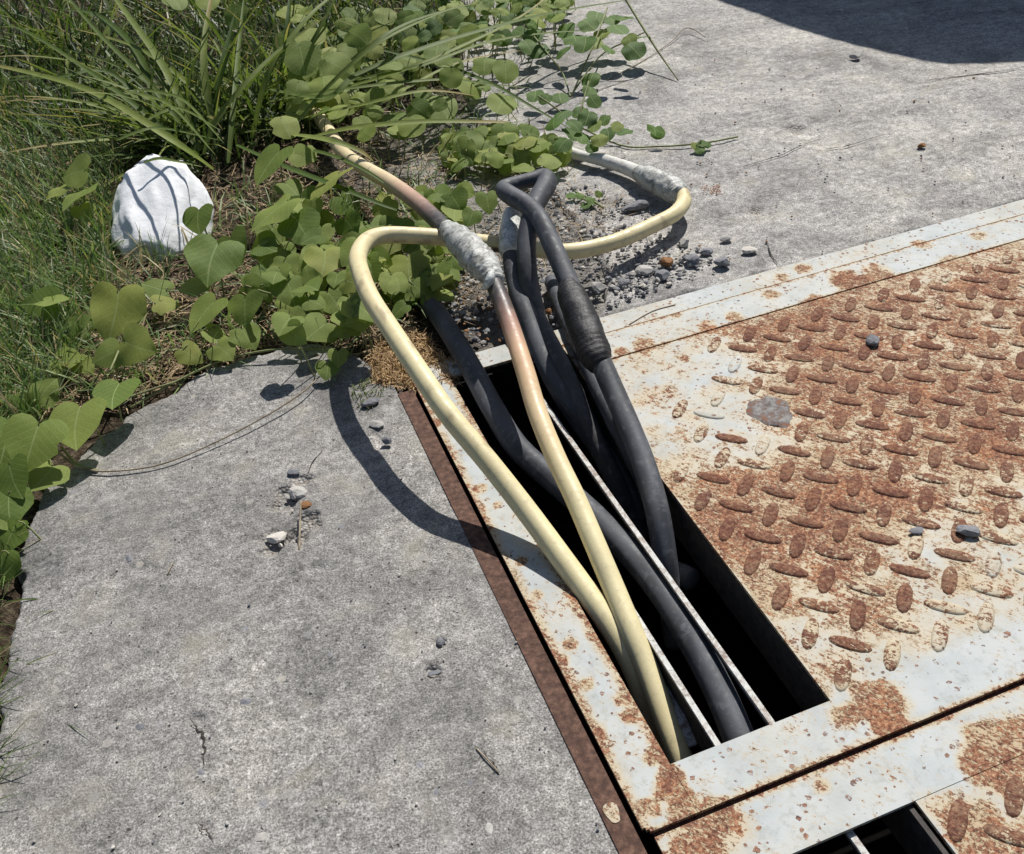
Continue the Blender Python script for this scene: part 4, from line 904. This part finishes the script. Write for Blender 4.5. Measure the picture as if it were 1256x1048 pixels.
def ribbon(parent, pts, wpx, name='blade', world=False):
    P = catmull([(*(p if world else G(*p)), 1) for p in pts], 6); n = len(P); V = []; UV = []; Fs = []; m_ = mpp(Vector(P[n // 2][:3]))
    for i, p in enumerate(P):
        t = i / (n - 1); p = Vector(p[:3]); d = (Vector(P[min(i + 1, n - 1)][:3]) - Vector(P[max(i - 1, 0)][:3])).normalized()
        view = (CAM - p).normalized(); nn = (view * .5 + Vector((0, 0, 1))).normalized(); s = d.cross(nn).normalized(); wd = wpx * m_ * .5 * min(1, .5 + 2 * t) * (1 - t ** 3) + .0003
        for k_ in (-1, 0, 1): V.append(tuple(p + s * wd * k_ + nn * abs(k_) * wd * .35 - Vector(parent.location))); UV.append((.5 + k_ / 2, t))
    for i in range(n - 1):
        for j in range(2): Fs.append((i * 3 + j, i * 3 + j + 1, i * 3 + j + 4, i * 3 + j + 3))
    me = bpy.data.meshes.new(name); me.from_pydata(V, [], Fs); me.materials.append(M['blade']); me.polygons.foreach_set('use_smooth', [True] * len(Fs)); uvlayer(me, UV)
    o = bpy.data.objects.new(name, me); SC.collection.objects.link(o); o.parent = parent; return o
t = clump('tall grass clump rising right behind the paper wad, its blades fanning left', 235, 185, 90, (.16, .38), 1, bias=(-.15, .0), el=(20, 75))
for pts, wd in [([(262, 208, .05), (205, 168, .14), (110, 112, .20), (0, 82, .22), (-60, 76, .2)], 10), ([(235, 190, .04), (160, 125, .15), (60, 55, .22), (0, 25, .24)], 7), ([(240, 180, .04), (190, 110, .14), (120, 40, .22), (70, -20, .28)], 7),
                ([(250, 190, .04), (265, 150, .1), (300, 105, .16), (345, 60, .2), (400, 20, .24)], 8), ([(245, 185, .03), (205, 90, .16), (150, 10, .24), (120, -30, .28)], 9), ([(250, 170, .03), (270, 90, .14), (290, 10, .24)], 8),
                ([(215, 175, .05), (140, 92, .16), (70, 95, .18), (0, 100, .16)], 6), ([(225, 200, .03), (150, 190, .06), (80, 196, .07), (20, 200, .04)], 3), ([(262, 160, .05), (250, 70, .18), (262, -20, .28)], 9),
                ([(200, 160, .05), (170, 70, .16), (120, 20, .2), (72, 12, .2)], 10)]: ribbon(t, pts, wd)
for k_, (xa, ya, xb, yb, xc, yc, t_) in enumerate([(130, 262, 190, 238, 262, 246, .13), (140, 215, 200, 232, 250, 285, .16), (150, 205, 215, 215, 262, 262, .15), (170, 225, 215, 205, 260, 225, .12), (165, 270, 205, 262, 240, 262, .10)]):
    ribbon(t, [G(xa, ya, .09) + SDIR * (t_ * 1.1), G((xa + xb) / 2, (ya + yb) / 2 - 4, .10) + SDIR * (t_ * 1.05), G(xb, yb, .10) + SDIR * t_, G(xc, yc, .09) + SDIR * (t_ * .9)], 5, world=True)
clump('long arching grass behind the paper wad, spreading to the top left', 245, 175, 70, (.24, .5), 1, bias=(-.25, .45), el=(5, 55), rad=.03, wr=(.006, .012))
clump('long arching grass spreading up and right, behind the first round leaves', 330, 130, 60, (.22, .45), 1, bias=(.0, .5), el=(5, 60), rad=.05, wr=(.006, .012))
clump('long leaning grass crossing the top left corner', 120, 110, 50, (.22, .45), 1, bias=(-.2, .2), el=(5, 45), rad=.08, wr=(.006, .012))
for pts, wd in [([(345, 175, .04), (400, 110, .15), (470, 50, .22), (560, 8, .22)], 7), ([(310, 170, .03), (330, 90, .16), (380, 20, .24), (430, -20, .26)], 8), ([(350, 150, .04), (440, 130, .13), (520, 112, .14), (585, 118, .10)], 6), ([(300, 165, .03), (240, 110, .12), (170, 60, .18), (90, 35, .2)], 7), ([(380, 120, .05), (450, 60, .16), (510, 25, .18), (600, 0, .16)], 6), ([(420, 140, .03), (480, 118, .09), (560, 78, .10), (640, 62, .08)], 5), ([(320, 190, .03), (380, 185, .10), (440, 205, .11), (490, 238, .08)], 6)]: ribbon(t, pts, wd)
clump('loose grass growing through the round leaves at the top, left of centre', 400, 80, 46, (.10, .26), 1, bias=(.05, -.15), el=(15, 65), rad=.09, wr=(.004, .009))
clump('loose grass standing among the round leaves at the top, right of centre', 500, 70, 34, (.10, .24), 1, bias=(.1, -.1), el=(15, 65), rad=.08, wr=(.004, .009))
t = clump('tall grass clump between paper wad and cream cable, one long blade reaching right', 320, 150, 70, (.14, .34), 1, bias=(.05, .0), el=(20, 75))
for pts, wd in [([(290, 178, .06), (350, 205, .09), (410, 228, .11), (470, 252, .09), (500, 262, .07)], 8), ([(330, 110, .1), (400, 120, .14), (440, 92, .17), (520, 60, .18), (620, 30, .16), (700, 12, .12), (800, -4, .1)], 9),
                ([(355, 165, .1), (400, 172, .14), (440, 185, .12), (458, 198, .1)], 9), ([(370, 172, .08), (430, 158, .12), (520, 150, .12), (600, 150, .1), (625, 150, .09)], 8), ([(440, 98, .12), (520, 80, .14), (600, 52, .13), (680, 40, .1), (745, 38, .08)], 5),
                ([(470, 62, .13), (540, 80, .1), (600, 102, .08), (650, 130, .05), (702, 160, .02)], 6), ([(330, 125, .1), (420, 110, .14), (540, 98, .12), (600, 104, .08), (650, 108, .06)], 5),
                ([(360, 90, .1), (390, 40, .18), (420, -20, .26)], 6), ([(280, 200, .04), (287, 130, .12), (293, 60, .18), (300, -10, .25)], 7), ([(345, 100, .06), (352, 40, .16), (357, -20, .24)], 7), ([(388, 115, .07), (470, 95, .12), (560, 60, .14), (640, 20, .14), (690, -20, .16)], 6)]: ribbon(t, pts, wd)
clump('grass clump in the top left corner, mostly shaded', 90, 60, 90, (.14, .36), 1, bias=(-.05, -.05), el=(15, 70), rad=.10)
clump('dense grass at the top edge left of centre', 300, 20, 100, (.16, .40), 1, bias=(-.05, -.12), el=(20, 75), rad=.14)
clump('dense grass at the top edge above the small round leaves', 440, 15, 60, (.12, .30), 1, bias=(.05, -.1), el=(20, 75), rad=.12)
clump('broad grass behind the top left corner, farthest back', 160, -40, 70, (.2, .5), 1, bias=(0, -.15), el=(20, 75), rad=.25, wr=(.008, .018))
clump('grass growing behind the top centre, beyond the edge of the leaves', 400, -60, 50, (.2, .4), 1, bias=(0, -.1), el=(20, 75), rad=.25, wr=(.007, .016))
clump('thin grass tuft at the left edge of the slab, by the lowest vine leaves', 5, 800, 16, (.05, .12), 1, el=(5, 40), wr=(.0012, .0025), rad=.05)
clump('thin dark grass at the lower left corner of the slab', -12, 930, 14, (.05, .10), 1, el=(5, 45), wr=(.0010, .002), rad=.04, bias=(.3, 0))
t = thing('fallen_stem', G(800, 60), 'dark bare stem slanting down onto the concrete right of the weeds', 'stem')
tube('stem', PX([(762, -10, .14, .0036), (780, 20, .10, .0033), (805, 60, .05, .0028), (832, 99, .004, .0014)], .003), M['stem'], t, per=6, segs=7, colfn=lambda f, a, L: (.2,) * 3)
t = thing('dry_twig', G(840, 45), 'thin dry twig lying on the concrete below the shadow corner', 'twig')
tube('twig', PX([(745, 98, .003), (790, 74, .004), (825, 50, .005), (838, 36, .012), (850, 36, .012), (865, 46, .006)], .0012), M['twig'], t, per=5, segs=6, colfn=lambda f, a, L: (.3,) * 3)
t = thing('curved_stalk', G(220, 565), 'thin dry stalk curving across the left slab from the vine leaves', 'stalk')
tube('stalk', PX([(62, 543, .03, .0018), (80, 562, .012, .002), (102, 575, .006, .0017), (140, 578, .005, .0014), (200, 569, .005, .0012), (270, 540, .007, .0012), (330, 508, .010, .0013), (370, 482, .012, .0013), (392, 462, .010, .0010)], .0012), M['twig'], t, per=7, segs=7, colfn=lambda f, a, L: (.3,) * 3)
t = thing('dry_stick', G(366, 665), 'short upright straw stuck in the broken hollow of the left slab', 'straw')
tube('stick', PX([(367, 675, 0), (368, 640, .01), (369, 615, .018)], .0014), M['twig'], t, per=4, segs=6, colfn=lambda f, a, L: (.3,) * 3)
for (pts, lab) in [([(584, 918, .002), (596, 930, .003), (612, 948, .002)], 'fine straw lying on the left slab near the lower end of the brown angle'), ([(205, 705, .002), (212, 690, .003)], 'short pale straw on the left slab, left of the broken hollow'),
                   ([(772, 398, .0058), (800, 382, .0056), (828, 374, .0058)], 'thin straw lying across the far rim of the steel frame'), ([(545, 150, .02), (490, 135, .04), (470, 120, .05)], 'brown dead stalk lying over the leaves behind the cream cable')]:
    t = thing('straw', G(pts[0][0], pts[0][1]), lab, 'straw'); tube('stem', PX(pts, .0009), M['twig'], t, per=4, segs=5, colfn=lambda f, a, L: (.3,) * 3)

# fine stuff: joined blades ----------------------------------------------
def stuffblades(name, fn, n, Lr, wr, colfn, el, mat, label, curve=.4, cat='grass', z=-.012):
    V = np.zeros((n, 7, 3)); C = np.zeros((n, 7, 3)); k = 0
    for i in range(n):
        p = fn()
        if p is None: continue
        a = rnd.uniform(0, math.tau); e = R(rnd.uniform(*el)); L = rnd.uniform(*Lr); wd = rnd.uniform(*wr) * .5
        d = np.array([math.cos(a) * math.cos(e), math.sin(a) * math.cos(e), math.sin(e)]); a2 = a + rnd.uniform(-1, 1); s = np.array([-math.sin(a), math.cos(a), rnd.uniform(-.4, .4)]) * wd
        b2 = d.copy(); b2[2] -= curve * rnd.uniform(.3, 1.3); b2[:2] += np.array([math.cos(a2), math.sin(a2)]) * .2
        p0 = np.array(p); p1_ = p0 + d * L * .4; p2_ = p1_ + (d + b2) * .5 * L * .3; p3 = p2_ + b2 * L * .3
        V[k, 0], V[k, 1] = p0 - s, p0 + s; V[k, 2], V[k, 3] = p1_ - s, p1_ + s; V[k, 4], V[k, 5] = p2_ - s * .7, p2_ + s * .7; V[k, 6] = p3
        C[k, :] = colfn(); k += 1
    V = V[:k].reshape(-1, 3); C = C[:k].reshape(-1, 3); b = np.arange(k)[:, None] * 7
    Fs = []
    for i in range(k):
        j = i * 7; Fs += [(j, j + 1, j + 3, j + 2), (j + 2, j + 3, j + 5, j + 4), (j + 4, j + 5, j + 6)]
    return tag(mesh(name, V, Fs, mat, col=C, smooth=False), label, cat, None, 'stuff')
def cgreen():
    r = rnd.random()
    if r < .70: return lerp3((.075, .14, .035), (.19, .27, .085), rnd.random())
    if r < .85: return lerp3((.17, .21, .12), (.27, .31, .18), rnd.random())
    return lerp3((.32, .25, .13), (.50, .40, .23), rnd.random())
def cunder(): return lerp3((.022, .042, .010), (.10, .15, .035), rnd.random() ** 1.4) if rnd.random() < .93 else (.30, .25, .13)  # greens lowered so the shade in the gaps is painted into the undergrowth
def cstraw(): return lerp3((.16, .10, .055), (.48, .36, .21), rnd.random() ** 1.2)
def cdark(): return lerp3((.045, .08, .018), (.15, .21, .055), rnd.random()) if rnd.random() < .88 else (.34, .28, .15)
EDGE = [(-60, 90), (150, 150), (175, 190), (142, 240), (142, 300), (150, 350), (120, 370), (90, 470), (60, 520), (20, 560), (-60, 620)]
stuffblades('fine_grass', pick(EDGE), 6200, (.04, .13), (.0013, .0038), cgreen, (20, 85), M['tint'], 'fine short grass at the left behind the slab edge')
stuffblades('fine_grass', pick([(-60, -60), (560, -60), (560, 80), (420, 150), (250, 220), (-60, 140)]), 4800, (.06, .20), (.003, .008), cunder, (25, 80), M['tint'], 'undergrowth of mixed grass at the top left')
stuffblades('dry_straw', pick([(-60, 100), (420, 120), (560, 200), (560, 320), (500, 420), (430, 440), (330, 425), (190, 480), (100, 520), (-60, 560)], -.004), 8500, (.012, .05), (.0010, .0026), cstraw, (-5, 28), M['straw'], 'brown dead straw and leaf litter on the soil under the plants', cat='litter', curve=.2)
stuffblades('dry_straw', pick([(600, 200), (660, 210), (760, 240), (770, 300), (650, 330), (560, 400), (545, 330)], -.002), 700, (.012, .05), (.0008, .0018), cstraw, (-5, 25), M['straw'], 'thin dead stems over the gravel round the cables', cat='litter', curve=.2)
stuffblades('fine_grass', pick([(150, 330), (300, 230), (440, 240), (540, 200), (560, 330), (440, 430), (330, 420), (180, 480), (80, 520)], -.008), 900, (.04, .13), (.0014, .004), cgreen, (10, 75), M['tint'], 'scattered green and dead grass blades between the vine leaves', curve=.6)
stuffblades('fine_grass', pick([(540, 0), (700, 0), (640, 140), (700, 200), (560, 220), (440, 150)], -.004), 700, (.03, .10), (.0012, .003), cgreen, (0, 60), M['tint'], 'wiry grass and runners at the top between leaves and concrete', curve=.6)
stuffblades('dead_moss_tuft', pick([(452, 440), (480, 405), (520, 410), (556, 450), (560, 475), (500, 478), (458, 470)], .0), 2600, (.008, .024), (.0010, .0024), lambda: lerp3((.22, .13, .06), (.60, .42, .22), rnd.random()), (-20, 80), M['straw'], 'orange brown dead tuft at the far left corner of the steel plate', cat='dead tuft', curve=.9)
stuffblades('dead_moss_tuft', pick([(430, 475), (455, 462), (470, 480), (455, 505), (432, 500)], .0), 120, (.006, .016), (.0010, .002), cdark, (10, 80), M['tint'], 'green sprigs on the front of the dead tuft', cat='sprigs', curve=.6)
stuffblades('dead_flower_crumbs', pick([(860, 229), (884, 228), (886, 238), (864, 238)], .001), 60, (.004, .010), (.001, .002), lambda: (.30, .13, .06), (-5, 40), M['straw'], 'crumbled orange brown flower on the concrete beyond the frame', cat='dead flower', curve=.3)
stuffblades('fine_grass', pick([(-40, 620), (12, 660), (2, 760), (-10, 1000), (-60, 1040)]), 500, (.03, .08), (.0010, .002), cdark, (20, 80), M['tint'], 'dark fine grass along the left edge of the slab, in front')
stuffblades('rag_grass', pick([(175, 300), (215, 305), (205, 330), (170, 325)], 0), 30, (.04, .09), (.0010, .0018), cgreen, (50, 85), M['tint'], 'few fine blades in front of the paper wad')

# ================================================================== unseen sheet added to cast the big shadow at the top right
SH = [(800, -44), (893, 0), (955, 21), (1025, 43), (1090, 60), (1130, 69), (1165, 73), (1200, 72), (1300, 66), (1420, 57)]
hz_ = 1.2
top = []
for x, y in SH:
    p = G(x, y, 0); top.append(p + SDIR * (hz_ / SDIR.z))
far = [top[-1] + VD * .6 + UD * 3.2, top[-1] + VD * 5.5 + UD * 3.2, top[0] + VD * 6.0 - UD * .3]
ring = top + far
cn = thing('shadow_caster', ring[-2].copy() - Vector((0, 0, ring[-2].z)), 'flat steel canopy on three posts added out of view to shade the far concrete', 'shadow_caster')
n = len(ring); V = [tuple(p) for p in ring] + [tuple(p + Vector((0, 0, .04))) for p in ring]
Fs = [tuple(range(n)), tuple(reversed(range(n, 2 * n)))] + [(i, i + n, (i + 1) % n + n, (i + 1) % n) for i in range(n)]
mesh('caster_sheet', V, Fs, M['dark'], cn, smooth=False)
for q in (far[0] - UD * .2 + VD * .2, far[1] - UD * .2 - VD * .2, far[2] + UD * .3 - VD * .2):
    tube('post', [(q.x, q.y, -.02, .03), (q.x, q.y, .9, .03), (q.x, q.y, hz_, .03)], M['dark'], cn, per=3, segs=12)
